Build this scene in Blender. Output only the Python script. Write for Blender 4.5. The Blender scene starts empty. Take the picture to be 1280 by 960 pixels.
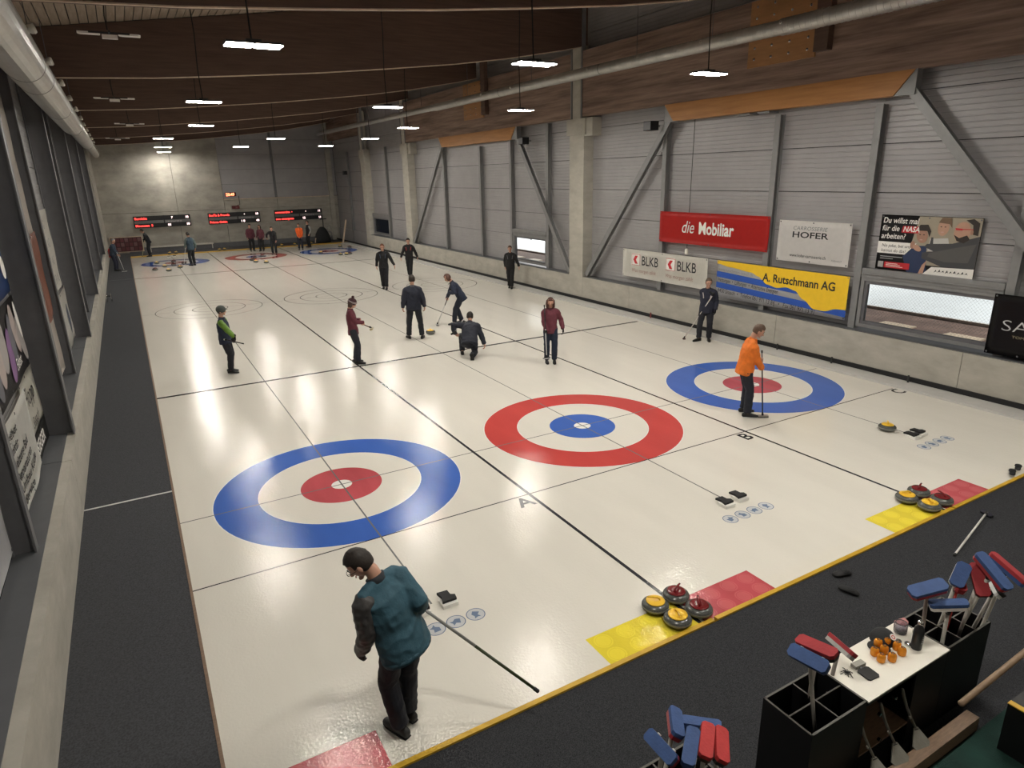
import bpy, bmesh, math, random
from mathutils import Vector, Matrix, noise

random.seed(7)
SC = bpy.context.scene
COL = SC.collection
V = Vector
PI = math.pi

# ---------------------------------------------------------------- camera
cam_d = bpy.data.cameras.new('camera')
cam_d.sensor_width = 36.0
cam_d.lens = 823.38 / 1280 * 36.0
cam_d.clip_start = 0.05
cam_d.clip_end = 300
cam = bpy.data.objects.new('camera', cam_d)
COL.objects.link(cam)
yaw, pitch, roll = -0.51347, -0.30740, -0.02427
fw = V((-math.sin(yaw) * math.cos(pitch), math.cos(yaw) * math.cos(pitch), math.sin(pitch)))
rt = V((math.cos(yaw), math.sin(yaw), 0))
up = rt.cross(fw)
rt2 = rt * math.cos(roll) + up * math.sin(roll)
up2 = rt2.cross(fw)
cam.matrix_world = Matrix(((rt2.x, up2.x, -fw.x, -2.2218), (rt2.y, up2.y, -fw.y, -9.3687), (rt2.z, up2.z, -fw.z, 4.4954), (0, 0, 0, 1)))
SC.camera = cam

# ---------------------------------------------------------------- world and exposure
w = bpy.data.worlds.new('night')
SC.world = w
w.use_nodes = True
w.node_tree.nodes['Background'].inputs[0].default_value = (0.02, 0.022, 0.03, 1)
w.node_tree.nodes['Background'].inputs[1].default_value = 0.3
SC.view_settings.view_transform = 'Standard'
SC.view_settings.look = 'None'
SC.view_settings.gamma = 1
SC.view_settings.use_curve_mapping = False
SC.view_settings.exposure = 0.0
LAMP_POWER = 238.0
RINK_LIGHT = 2100.0

# ---------------------------------------------------------------- materials
def mat(name, col, rough=0.6, metal=0.0, var=0.0, scale=6.0, bump=0.0, bscale=40.0, emit=None, es=0.0,
        stretch=(1, 1, 1), trans=0.0, ior=1.45, alpha=1.0, coat=0.0, col2=None, detail=4, sheen=0.0, spec=0.5, rvar=0.0):
    m = bpy.data.materials.new(name)
    m.use_nodes = True
    nt = m.node_tree
    b = nt.nodes['Principled BSDF']
    c = (*col, 1)
    b.inputs['Base Color'].default_value = c
    b.inputs['Roughness'].default_value = rough
    b.inputs['Metallic'].default_value = metal
    b.inputs['IOR'].default_value = ior
    b.inputs['Transmission Weight'].default_value = trans
    b.inputs['Coat Weight'].default_value = coat
    b.inputs['Specular IOR Level'].default_value = spec
    if sheen: b.inputs['Sheen Weight'].default_value = sheen
    if emit:
        b.inputs['Emission Color'].default_value = (*emit, 1)
        b.inputs['Emission Strength'].default_value = es
    if var or bump or rvar or col2:
        tc = nt.nodes.new('ShaderNodeTexCoord')
        mp = nt.nodes.new('ShaderNodeMapping')
        mp.inputs['Scale'].default_value = stretch
        nt.links.new(tc.outputs['Object'], mp.inputs[0])
        if var or col2 or rvar:
            n = nt.nodes.new('ShaderNodeTexNoise')
            n.inputs['Scale'].default_value = scale
            n.inputs['Detail'].default_value = detail
            n.inputs['Roughness'].default_value = 0.6
            nt.links.new(mp.outputs[0], n.inputs['Vector'])
            r = nt.nodes.new('ShaderNodeValToRGB')
            r.color_ramp.elements[0].position = 0.3
            r.color_ramp.elements[1].position = 0.7
            lo = col2 if col2 else tuple(x * (1 - var) for x in col)
            hi = col if col2 else tuple(min(1, x * (1 + var)) for x in col)
            r.color_ramp.elements[0].color = (*lo, 1)
            r.color_ramp.elements[1].color = (*hi, 1)
            nt.links.new(n.outputs['Fac'], r.inputs[0])
            nt.links.new(r.outputs[0], b.inputs['Base Color'])
            if rvar:
                mr = nt.nodes.new('ShaderNodeMapRange')
                mr.inputs['To Min'].default_value = rough - rvar
                mr.inputs['To Max'].default_value = rough + rvar
                nt.links.new(n.outputs['Fac'], mr.inputs['Value'])
                nt.links.new(mr.outputs[0], b.inputs['Roughness'])
        if bump:
            n2 = nt.nodes.new('ShaderNodeTexNoise')
            n2.inputs['Scale'].default_value = bscale
            n2.inputs['Detail'].default_value = 3
            nt.links.new(mp.outputs[0], n2.inputs['Vector'])
            bp = nt.nodes.new('ShaderNodeBump')
            bp.inputs['Strength'].default_value = min(1, bump)
            bp.inputs['Distance'].default_value = 0.01
            nt.links.new(n2.outputs['Fac'], bp.inputs['Height'])
            nt.links.new(bp.outputs[0], b.inputs['Normal'])
    return m

def ice_mat(name, col, var=0.03):
    """pebbled ice: glossy, fine bumps; used for the sheet and for everything frozen into it"""
    m = bpy.data.materials.new(name)
    m.use_nodes = True
    nt = m.node_tree
    b = nt.nodes['Principled BSDF']
    b.inputs['Roughness'].default_value = 0.085
    b.inputs['Specular IOR Level'].default_value = 0.30
    b.inputs['IOR'].default_value = 1.34
    tc = nt.nodes.new('ShaderNodeTexCoord')
    n = nt.nodes.new('ShaderNodeTexNoise'); n.inputs['Scale'].default_value = 1.1; n.inputs['Detail'].default_value = 6
    mp = nt.nodes.new('ShaderNodeMapping'); mp.inputs['Scale'].default_value = (1.6, 0.35, 1)
    nt.links.new(tc.outputs['Object'], mp.inputs[0]); nt.links.new(mp.outputs[0], n.inputs['Vector'])
    r = nt.nodes.new('ShaderNodeValToRGB')
    r.color_ramp.elements[0].position = 0.3; r.color_ramp.elements[1].position = 0.7
    r.color_ramp.elements[0].color = (*[x * (1 - var) for x in col], 1)
    r.color_ramp.elements[1].color = (*[min(1, x * (1 + var)) for x in col], 1)
    nt.links.new(n.outputs['Fac'], r.inputs[0]); nt.links.new(r.outputs[0], b.inputs['Base Color'])
    p = nt.nodes.new('ShaderNodeTexNoise'); p.inputs['Scale'].default_value = 34; p.inputs['Detail'].default_value = 3
    nt.links.new(tc.outputs['Object'], p.inputs['Vector'])
    s = nt.nodes.new('ShaderNodeTexNoise'); s.inputs['Scale'].default_value = 3.0; s.inputs['Detail'].default_value = 2
    mp2 = nt.nodes.new('ShaderNodeMapping'); mp2.inputs['Scale'].default_value = (4.0, 1.0, 1)
    nt.links.new(tc.outputs['Object'], mp2.inputs[0]); nt.links.new(mp2.outputs[0], s.inputs['Vector'])
    mx = nt.nodes.new('ShaderNodeMath'); mx.operation = 'MULTIPLY_ADD'
    mx.inputs[1].default_value = 0.5
    nt.links.new(s.outputs['Fac'], mx.inputs[0]); nt.links.new(p.outputs['Fac'], mx.inputs[2])
    bp = nt.nodes.new('ShaderNodeBump'); bp.inputs['Strength'].default_value = 0.24; bp.inputs['Distance'].default_value = 0.01
    nt.links.new(mx.outputs[0], bp.inputs['Height']); nt.links.new(bp.outputs[0], b.inputs['Normal'])
    return m

ICE = ice_mat('ice', (0.70, 0.67, 0.605))
ICE_BLUE = ice_mat('ice_blue', (0.052, 0.130, 0.46), 0.08)
ICE_RED = ice_mat('ice_red', (0.53, 0.068, 0.062), 0.08)
ICE_PINK = ice_mat('ice_pinkish', (0.47, 0.085, 0.10), 0.2)
ICE_YELLOW = ice_mat('ice_yellow', (0.72, 0.58, 0.05), 0.1)
ICE_LINE = ice_mat('ice_line', (0.035, 0.035, 0.04), 0.1)
ICE_GREY = ice_mat('ice_grey_line', (0.16, 0.16, 0.16), 0.1)
ICE_WHITE = ice_mat('ice_white', (0.78, 0.77, 0.73), 0.03)
ICE_LOGO = ice_mat('ice_logo', (0.17, 0.22, 0.32), 0.1)
ICE_LOGO2 = ice_mat('ice_logo_fill', (0.55, 0.56, 0.58), 0.1)
CARPET = mat('carpet', (0.040, 0.041, 0.045), 0.95, var=0.6, scale=130, bump=0.6, bscale=300, spec=0.1)
CARPET2 = mat('walkway_carpet', (0.066, 0.068, 0.074), 0.95, var=0.3, scale=60, bump=0.5, bscale=240, spec=0.1)
CONC = mat('concrete', (0.47, 0.445, 0.39), 0.8, col2=(0.35, 0.33, 0.285), scale=1.6, bump=0.35, bscale=14, detail=10, stretch=(1, 1, 2.2))
CONC_D = mat('concrete_weathered', (0.50, 0.47, 0.41), 0.85, col2=(0.27, 0.255, 0.225), scale=0.7, bump=0.4, bscale=10, detail=12, stretch=(1, 1, 1.6))
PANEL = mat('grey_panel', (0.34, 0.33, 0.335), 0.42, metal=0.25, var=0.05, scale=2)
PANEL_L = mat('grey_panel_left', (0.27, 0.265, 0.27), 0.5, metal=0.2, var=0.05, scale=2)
STEEL = mat('painted_steel', (0.25, 0.25, 0.25), 0.45, metal=0.3, var=0.08, scale=5)
STEEL_D = mat('dark_painted_steel', (0.15, 0.15, 0.158), 0.5, metal=0.3, var=0.08, scale=5)
SILL = mat('sill_sheet', (0.14, 0.145, 0.155), 0.5, metal=0.4, var=0.06, scale=3)
JOINT = mat('dark_joint', (0.02, 0.02, 0.02), 0.9)
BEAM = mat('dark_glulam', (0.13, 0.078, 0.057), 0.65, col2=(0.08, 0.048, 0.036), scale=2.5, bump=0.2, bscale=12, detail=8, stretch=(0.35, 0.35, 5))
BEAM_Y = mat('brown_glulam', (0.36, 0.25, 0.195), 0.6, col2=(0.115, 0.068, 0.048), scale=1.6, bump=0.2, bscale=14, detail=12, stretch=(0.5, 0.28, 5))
WOOD_O = mat('orange_wood', (0.52, 0.25, 0.085), 0.5, col2=(0.38, 0.17, 0.055), scale=2.2, bump=0.1, bscale=10, detail=8, stretch=(0.5, 0.4, 5))
WOOD_P = mat('block_board', (0.42, 0.21, 0.085), 0.5, col2=(0.30, 0.15, 0.06), scale=3, detail=8, stretch=(1, .5, 3))
EDGE = mat('pale_wood_lit_edge', (0.60, 0.47, 0.35), 0.6, var=0.15, scale=6)  # light wood, made paler for the light on the beam undersides
BOARD = mat('ceiling_board', (0.36, 0.29, 0.23), 0.8, col2=(0.24, 0.185, 0.14), scale=3, detail=8, stretch=(5, 0.4, 5), bump=0.2, bscale=20)
GALV = mat('galvanised_duct', (0.47, 0.46, 0.435), 0.34, metal=0.6, var=0.12, scale=3, rvar=0.08)
GALV_D = mat('duct_seam', (0.08, 0.08, 0.08), 0.5, metal=0.5)
YBOARD = mat('yellow_board', (0.55, 0.33, 0.022), 0.45, var=0.12, scale=8)
WOODB = mat('raw_wood', (0.20, 0.13, 0.085), 0.6, var=0.2, scale=10, stretch=(1, 6, 6))
RUB = mat('black_rubber', (0.012, 0.012, 0.013), 0.7, var=0.1, scale=20)
BLACK = mat('black_board', (0.006, 0.006, 0.007), 0.5, var=0.2, scale=8)
EDGEGREY = mat('worn_board_edge', (0.10, 0.095, 0.085), 0.5, var=0.2, scale=20)
WHITE = mat('white_laminate', (0.80, 0.77, 0.69), 0.35, var=0.02, scale=5)
LED = mat('lamp_panel_lit', (1, 1, 1), 0.5, emit=(1.0, 0.955, 0.86), es=LAMP_POWER)
LED_OFF = mat('lamp_panel_off', (0.85, 0.82, 0.76), 0.4, var=0.03)
LAMPBODY = mat('lamp_body', (0.045, 0.045, 0.045), 0.5, metal=0.5, var=0.05)
SKIN = mat('skin', (0.50, 0.28, 0.20), 0.5, var=0.06, scale=12)
LIPS = mat('lips', (0.36, 0.13, 0.11), 0.5, var=0.05)
EYE = mat('eye_dark', (0.03, 0.02, 0.018), 0.25, var=0.05)
CHROME = mat('chrome', (0.65, 0.65, 0.66), 0.15, metal=1.0, var=0.02)
GLASS = mat('window_glass', (0.9, 0.95, 0.95), 0.02, trans=1.0, ior=1.05)
REDLED = mat('red_leds', (0.5, 0.02, 0.02), 0.5, emit=(1, 0.06, 0.05), es=2.6)
WLED = mat('pale_leds', (0.6, 0.5, 0.5), 0.5, emit=(1, 0.72, 0.7), es=2.6)
SCREEN = mat('score_screen', (0.012, 0.012, 0.014), 0.35, var=0.1)
SCREEN_G = mat('score_row_grey', (0.16, 0.16, 0.16), 0.4, var=0.1)

def cloth(name, col, rough=0.75, **k):
    return mat(name, col, rough, var=k.pop('var', 0.14), scale=k.pop('scale', 9), bump=k.pop('bump', 0.25), bscale=60, **k)

# ---------------------------------------------------------------- mesh helpers
class MB:
    def __init__(s): s.bm = bmesh.new()
    def box(s, a, b, M=None):
        x0, y0, z0 = a; x1, y1, z1 = b
        vs = [s.bm.verts.new((M @ V(p)) if M else V(p)) for p in
              ((x0,y0,z0),(x1,y0,z0),(x1,y1,z0),(x0,y1,z0),(x0,y0,z1),(x1,y0,z1),(x1,y1,z1),(x0,y1,z1))]
        for f in ((3,2,1,0),(4,5,6,7),(0,1,5,4),(1,2,6,5),(2,3,7,6),(3,0,4,7)):
            s.bm.faces.new([vs[i] for i in f])
        return s
    def cbox(s, c, d, M=None):
        return s.box((c[0]-d[0]/2, c[1]-d[1]/2, c[2]-d[2]/2), (c[0]+d[0]/2, c[1]+d[1]/2, c[2]+d[2]/2), M)
    def prism(s, pts, z0, z1, M=None):
        lo = [s.bm.verts.new((M @ V((p[0], p[1], z0))) if M else V((p[0], p[1], z0))) for p in pts]
        hi = [s.bm.verts.new((M @ V((p[0], p[1], z1))) if M else V((p[0], p[1], z1))) for p in pts]
        n = len(pts)
        s.bm.faces.new(lo[::-1]); s.bm.faces.new(hi)
        for i in range(n): s.bm.faces.new((lo[i], lo[(i+1)%n], hi[(i+1)%n], hi[i]))
        return s
    def loft(s, pts, rad, n=12, ref=None, cap=True, M=None, ck=(1, 1)):
        pts = [V(p) for p in pts]
        rad = [(r, r) if isinstance(r, (int, float)) else r for r in rad]
        if cap:
            a = (pts[0]-pts[1]).normalized(); b = (pts[-1]-pts[-2]).normalized()
            ra = min(rad[0]); rb = min(rad[-1])
            pts = [pts[0]+a*ra*.55*ck[0], pts[0]+a*ra*.35*ck[0]] + pts + [pts[-1]+b*rb*.35*ck[1], pts[-1]+b*rb*.55*ck[1]]
            rad = [tuple(x*.35 for x in rad[0]), tuple(x*.75 for x in rad[0])] + rad + [tuple(x*.75 for x in rad[-1]), tuple(x*.35 for x in rad[-1])]
        X = V(ref) if ref is not None else None
        rings = []
        for i, p in enumerate(pts):
            t = (pts[min(i+1, len(pts)-1)] - pts[max(i-1, 0)]).normalized()
            if X is None: X = t.orthogonal()
            x = X - t * X.dot(t)
            if x.length < 1e-4: x = t.orthogonal()
            x.normalize(); X = x; y = t.cross(x)
            q = []
            for k in range(n):
                a = 2*PI*k/n
                v = p + x*math.cos(a)*rad[i][0] + y*math.sin(a)*rad[i][1]
                q.append(s.bm.verts.new(M @ v if M else v))
            rings.append(q)
        for a, b in zip(rings, rings[1:]):
            for k in range(n): s.bm.faces.new((a[k], a[(k+1)%n], b[(k+1)%n], b[k]))
        s.bm.faces.new(rings[0][::-1]); s.bm.faces.new(rings[-1])
        return s
    def tube(s, pts, r, n=8, M=None): return s.loft(pts, [r]*len(pts), n, cap=False, M=M)
    def lathe(s, prof, n=24, c=(0,0,0), M=None):
        rings = []
        for r, z in prof:
            q = []
            for k in range(n):
                a = 2*PI*k/n
                v = V((c[0]+r*math.cos(a), c[1]+r*math.sin(a), c[2]+z))
                q.append(s.bm.verts.new(M @ v if M else v))
            rings.append(q)
        for a, b in zip(rings, rings[1:]):
            for k in range(n): s.bm.faces.new((a[k], a[(k+1)%n], b[(k+1)%n], b[k]))
        s.bm.faces.new(rings[0][::-1]); s.bm.faces.new(rings[-1])
        return s
    def ell(s, c, r, M=None, n=12, m=8):
        prof = []
        rings = []
        c = V(c)
        for i in range(m+1):
            t = PI*i/m
            if i in (0, m): rings.append([s.bm.verts.new((M @ (c+V((0,0,r[2]*math.cos(t))))) if M else c+V((0,0,r[2]*math.cos(t))))]); continue
            q = []
            for k in range(n):
                a = 2*PI*k/n
                v = c + V((r[0]*math.sin(t)*math.cos(a), r[1]*math.sin(t)*math.sin(a), r[2]*math.cos(t)))
                q.append(s.bm.verts.new(M @ v if M else v))
            rings.append(q)
        for a, b in zip(rings, rings[1:]):
            for k in range(n):
                if len(a) == 1: s.bm.faces.new((a[0], b[k], b[(k+1)%n]))
                elif len(b) == 1: s.bm.faces.new((a[k], b[0], a[(k+1)%n]))
                else: s.bm.faces.new((a[k], b[k], b[(k+1)%n], a[(k+1)%n]))
        return s
    def flat(s, pts, z=0.0):
        s.bm.faces.new([s.bm.verts.new((p[0], p[1], z)) for p in pts]); return s
    def annulus(s, c, r0, r1, z, n=72):
        a = [s.bm.verts.new((c[0]+r0*math.cos(2*PI*k/n), c[1]+r0*math.sin(2*PI*k/n), z)) for k in range(n)]
        b = [s.bm.verts.new((c[0]+r1*math.cos(2*PI*k/n), c[1]+r1*math.sin(2*PI*k/n), z)) for k in range(n)]
        for k in range(n): s.bm.faces.new((a[k], b[k], b[(k+1)%n], a[(k+1)%n]))
        return s
    def disc(s, c, r, z, n=48, ry=None):
        ry = ry or r
        s.bm.faces.new([s.bm.verts.new((c[0]+r*math.cos(2*PI*k/n), c[1]+ry*math.sin(2*PI*k/n), z)) for k in range(n)]); return s
    def mesh(s, name, m, smooth=False, bevel=0):
        if bevel: bmesh.ops.bevel(s.bm, geom=s.bm.edges[:], offset=bevel, segments=2, affect='EDGES', profile=0.7)
        bmesh.ops.recalc_face_normals(s.bm, faces=s.bm.faces[:])
        me = bpy.data.meshes.new(name); s.bm.to_mesh(me); s.bm.free()
        for x in (m if isinstance(m, (list, tuple)) else [m]): me.materials.append(x)
        if smooth: me.shade_smooth()
        return me
    def build(s, name, m, parent=None, smooth=False, bevel=0, loc=None):
        return link(name, s.mesh(name, m, smooth, bevel), parent, loc)

def link(name, data, parent=None, loc=None):
    o = bpy.data.objects.new(name, data)
    COL.objects.link(o)
    if parent is not None: o.parent = parent
    if loc is not None: o.location = loc
    return o

def tag(o, label=None, cat=None, group=None, kind=None):
    if label: o['label'] = label
    if cat: o['category'] = cat
    if group: o['group'] = group
    if kind: o['kind'] = kind
    return o

def empty(name, loc=(0, 0, 0), rz=0.0, label=None, cat=None, group=None, kind=None):
    o = bpy.data.objects.new(name, None)
    o.empty_display_size = 0.1
    COL.objects.link(o); o.location = loc; o.rotation_euler = (0, 0, rz)
    return tag(o, label, cat, group, kind)

def children(o): return [c for c in bpy.data.objects if c.parent is o]

def copy_tree(o, kids=None, parent=None):
    c = o.copy(); COL.objects.link(c)
    if parent: c.parent = parent
    for ch in children(o): copy_tree(ch, parent=c)
    return c

def text_mesh(s, size, bold=0.0, shear=0.0, align='LEFT', spacing=1.0, sx=1.0, extrude=0.0):
    cu = bpy.data.curves.new('t', 'FONT')
    cu.body = s; cu.size = size; cu.offset = bold; cu.shear = shear; cu.align_x = align; cu.space_character = spacing
    cu.extrude = extrude; cu.resolution_u = 3
    ob = bpy.data.objects.new('t', cu); COL.objects.link(ob)
    dg = bpy.context.evaluated_depsgraph_get(); dg.update()
    me = bpy.data.meshes.new_from_object(ob.evaluated_get(dg))
    bpy.data.objects.remove(ob); bpy.data.curves.remove(cu)
    if sx != 1.0:
        for v in me.vertices: v.co.x *= sx
    return me

def remesh(mb, size, smooth=2):
    bm = mb.bm
    me = bpy.data.meshes.new('tmp'); bmesh.ops.recalc_face_normals(bm, faces=bm.faces[:]); bm.to_mesh(me); bm.free()
    ob = bpy.data.objects.new('tmp', me); COL.objects.link(ob)
    md = ob.modifiers.new('r', 'REMESH'); md.mode = 'VOXEL'; md.voxel_size = size; md.use_smooth_shade = True
    dg = bpy.context.evaluated_depsgraph_get(); dg.update()
    out = bpy.data.meshes.new_from_object(ob.evaluated_get(dg))
    bpy.data.objects.remove(ob); bpy.data.meshes.remove(me)
    b2 = bmesh.new(); b2.from_mesh(out); bpy.data.meshes.remove(out)
    for _ in range(smooth): bmesh.ops.smooth_vert(b2, verts=b2.verts[:], factor=0.5, use_axis_x=True, use_axis_y=True, use_axis_z=True)
    r = MB.__new__(MB); r.bm = b2
    return r

# ================================================================ THE SETTING
XL, XR, XW, XK = -2.263, 11.27, 11.9, -3.44
Y0, Y1, YF, YB = -5.30, 39.8, 43.0, -10.6
W = 4.5465
def zc(x): return 8.38 + 0.14 * x                       # underside of the sloping roof
def struct(name, mb, m, parent=None, **k):
    o = mb.build(name, m, parent, **k)
    if parent is None: o['kind'] = 'structure'
    return o

# --- ice sheet with its markings
ice = struct('floor', MB().box((XL, Y0, -0.12), (XW, Y1, 0.0)), ICE)
def mark(name, mb, m): return mb.build(name, m, ice)
def line(name, x0, y0, x1, y1, wd, m, z=0.0016):
    d = V((x1-x0, y1-y0, 0)).normalized(); n = V((-d.y, d.x, 0)) * wd / 2
    return mark(name, MB().flat([(x0-n.x, y0-n.y), (x1-n.x, y1-n.y), (x1+n.x, y1+n.y), (x0+n.x, y0+n.y)], z), m)
def house(cx, cy, outer, inner):
    mark('house_ring', MB().annulus((cx, cy), 1.22, 1.83, 0.0012), outer)
    mark('ring_edge', MB().annulus((cx, cy), 1.83, 1.845, 0.0012), ICE_WHITE)
    mark('ring_edge', MB().annulus((cx, cy), 1.205, 1.22, 0.0012), ICE_WHITE)
    mark('inner_ring', MB().annulus((cx, cy), 0.155, 0.61, 0.0012), inner)
    mark('house_centre', MB().disc((cx, cy), 0.155, 0.0012), ICE_WHITE)
for y in (0.0, 34.75):
    for i in range(3):
        house(i * W, y, ICE_RED if i == 1 else ICE_BLUE, ICE_BLUE if i == 1 else ICE_PINK)
for i in range(3):
    for r in (0.61, 1.22, 1.83):
        mark('practice_ring', MB().annulus((i * W, 17.35), r - 0.012, r + 0.012, 0.0014), ICE_GREY)
for y in (-1.83, 0.0, 34.75, 36.58): line('tee_line' if y in (0.0, 34.75) else 'back_line', XL, y, XR, y, 0.022, ICE_GREY if y == 0.0 or y == 34.75 else ICE_LINE)
for y in (6.4, 28.35): line('hog_line', XL, y, XR, y, 0.10 if y < 10 else 0.09, ICE_LINE, 0.0018)
for i in range(3): line('centre_line', i * W, -3.5, i * W, 38.4, 0.022, ICE_GREY, 0.002)
for i in range(2): line('divider_line', (i + .5) * W, Y0 + .02, (i + .5) * W, Y1, 0.048, ICE_LINE, 0.0022)
line('centre_line', XL, 17.35, XR, 17.35, 0.015, ICE_GREY)
# letters at the corners of the back line
for s, x, y in (('A', 1.965, -2.14), ('B', 6.525, -2.13), ('C', 11.05, -2.12)):
    o = link('sheet_letter', text_mesh(s, 0.37, bold=0.008), ice)
    o.data.materials.append(ICE_LINE)
    o.rotation_euler = (0, 0, 0); o.location = (x, y, 0.0024)
# yellow and red parking fields with faded discs
fields = [(1.10, 2.25, ICE_YELLOW), (2.33, 3.42, ICE_PINK), (5.68, 6.80, ICE_YELLOW), (6.86, 7.96, ICE_PINK), (-2.2, -1.10, ICE_PINK)]
YD = ice_mat('ice_yellow_disc', (0.80, 0.66, 0.06), 0.08); RD = ice_mat('ice_red_disc', (0.53, 0.12, 0.13), 0.12)
for x0, x1, m in fields:
    mark('parking_field', MB().flat([(x0, -5.29), (x1, -5.29), (x1, -4.86), (x0, -4.86)], 0.0012), m)
    n = 4
    for k in range(n):
        for yy in (-4.97, -5.19):
            cx = x0 + (k + .5) * (x1 - x0) / n
            mark('parking_disc', MB().annulus((cx, yy), 0.0 + 0.085, 0.1, 0.0015, 28), YD if m is ICE_YELLOW else RD)
            mark('parking_disc', MB().disc((cx, yy), 0.078, 0.0015, 24), YD if m is ICE_YELLOW else RD)
# round badges frozen in behind each hack
for i in range(3):
    for k in range(4):
        cx, cy = i * W - 0.36 + k * 0.232, -3.915
        mark('ice_badge', MB().annulus((cx, cy), 0.094, 0.105, 0.0015, 36), ICE_LOGO)
        mark('ice_badge', MB().disc((cx, cy), 0.092, 0.0013, 32), ICE_LOGO2)
        g = MB()
        an = 0.7 + k * 1.3; co_, si_ = math.cos(an), math.sin(an)
        P_ = [(-.06, -.02), (-.01, -.045), (.03, -.02), (.065, -.03), (.045, .01), (.05, .045), (.01, .02), (-.03, .05), (-.045, .015)]
        g.flat([(cx + co_*u - si_*v_, cy + si_*u + co_*v_) for u, v_ in P_], 0.0018)
        mark('badge_drawing', g, ICE_LOGO)
for cx, cy in ((0.0, -3.56),): pass

# --- near and left carpets, boards round the ice
struct('floor_carpet', MB().box((XK - 0.1, YB, -0.12), (XW + 0.4, Y0 - 0.05, 0.012)), CARPET)
struct('floor_walkway', MB().box((XK - 0.02, Y0 - 0.05, -0.12), (XL - 0.03, YF, 0.012)), CARPET2)
struct('floor_far', MB().box((XL - 0.03, Y1 + 0.05, -0.12), (XW + 0.4, YF, 0.012)), CARPET2)
struct('trim_1', MB().box((XL - 0.03, Y0, -0.1), (XL, Y1, 0.02)), WOODB)
yb = [(XL, 2.40), (2.44, 6.90), (6.94, XW)]
for i, (a, b) in enumerate(yb): struct('trim_%d' % (2 + i), MB().box((a, Y0 - 0.05, -0.1), (b, Y0, 0.032)), YBOARD)
struct('trim_5', MB().box((XL, Y1, -0.1), (XW, Y1 + 0.45, 0.035)), YBOARD)
struct('trim_6', MB().box((XK, 1.13, 0.012), (XL - 0.03, 1.165, 0.018)), mat('pale_strip', (0.62, 0.62, 0.6), 0.4, var=.05))
struct('trim_7', MB().box((XK, 28.4, 0.012), (XL - 0.03, 28.43, 0.017)), SILL)
# right edge: white kick strip and a dark rail in front of the concrete
struct('trim_8', MB().box((11.37, Y0, 0.0), (XW - 0.03, Y1, 0.045)), mat('white_strip', (0.52, 0.51, 0.49), 0.5, var=.05))
struct('trim_9', MB().box((XW - 0.035, Y0 - 5, 0.05), (XW, YF, 0.15)), RUB)
for y, hgt in ((6.4, .22), (1.55, .2), (0.0, .2), (-1.83, .2)):
    o = MB().cbox((0, 0, hgt / 2), (0.03, 0.03, hgt)).build('line_marker_post', mat('marker_%g' % y, (0.25, .05, .05) if y > 6 else (.03, .03, .03), .6, var=.1), None, loc=(XW - 0.10, y, 0.0))
    tag(o, {6.4: 'small reddish marker peg at the wall end of the thick hog line', 1.55: 'small dark marker peg by the wall, first beyond the farthest blue house', 0.0: 'small dark marker peg by the wall level with the centre of the right blue house', -1.83: 'small dark marker peg by the wall beside the letter C'}[y], 'marker')

# --- right wall: concrete base, columns, steel frame, sheet panels, windows
wr = empty('wall_right', (XW, 0, 0), kind='structure')
def R(name, mb, m, par=None, **k):                        # wall parts in world coordinates
    o = mb.build(name, m, par or wr, **k)
    if par is None: o.location = (-XW, 0, 0)
    return o
colsY = [(-6.1, -5.25), (10.25, 11.1), (26.8, 27.65), (34.45, 35.25)]
basecuts = [YB, -5.25, -2.75, 1.75, 4.35, 7.6, 10.25, 11.1, 13.4, 15.6, 18.9, 22.4, 26.8, 27.65, 31.0, 34.45]
for a, b in zip(basecuts, basecuts[1:]):
    if (a, b) in colsY: continue
    R('concrete_block', MB().box((XW, a + .006, -0.1), (XW + 0.36, b - .006, 0.885)), CONC)
R('joint_backing', MB().box((XW + 0.02, YB, -0.1), (XW + 0.34, 34.45, 0.87)), JOINT)
R('sill', MB().box((XW + 0.05, YB, 0.885), (XW + 0.55, 34.45, 0.90)), SILL)
R('base_panel', MB().box((XW + 0.3, 35.25, -0.1), (XW + 0.42, YF, 0.9)), PANEL)
for a, b in colsY:
    R('concrete_column', MB().box((XW - 0.004, a, -0.1), (XW + 0.42, b, 6.28)), CONC)
    if a > 0 and a < 34: R('column_corbel', MB().prism([(XW + 0.02, 5.70), (XW + 0.02, 6.28), (XW + .40, 6.28), (XW + .40, 5.70)], 0, 0.46, Matrix(((1,0,0,0),(0,0,1,a-.45),(0,1,0,0),(0,0,0,1)))), CONC)
    R('corbel_front', MB().box((XW - 0.05, a - .12, 5.75), (XW + .3, b + .12, 6.28)), CONC)
    R('column_head', MB().box((XW - 0.02, a + .2, 6.28), (XW + 0.3, b - .2, 8.6)), CONC)
    for s in (a + .1, b - .16): R('head_channel', MB().box((XW - 0.04, s, 6.2), (XW + 0.12, s + .06, zc(XW))), STEEL)
rows = [0.90, 2.05, 3.0, 3.94, 4.95, 5.95, 6.95, 7.95, 8.95, 10.05]
postsY = [YB, -5.25, -3.25, -0.15, 2.45, 6.45, 10.25, 11.1, 12.95, 15.8, 18.6, 22.6, 26.8, 27.65, 31.2, 34.45, 35.25, 39.2, YF]
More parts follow.
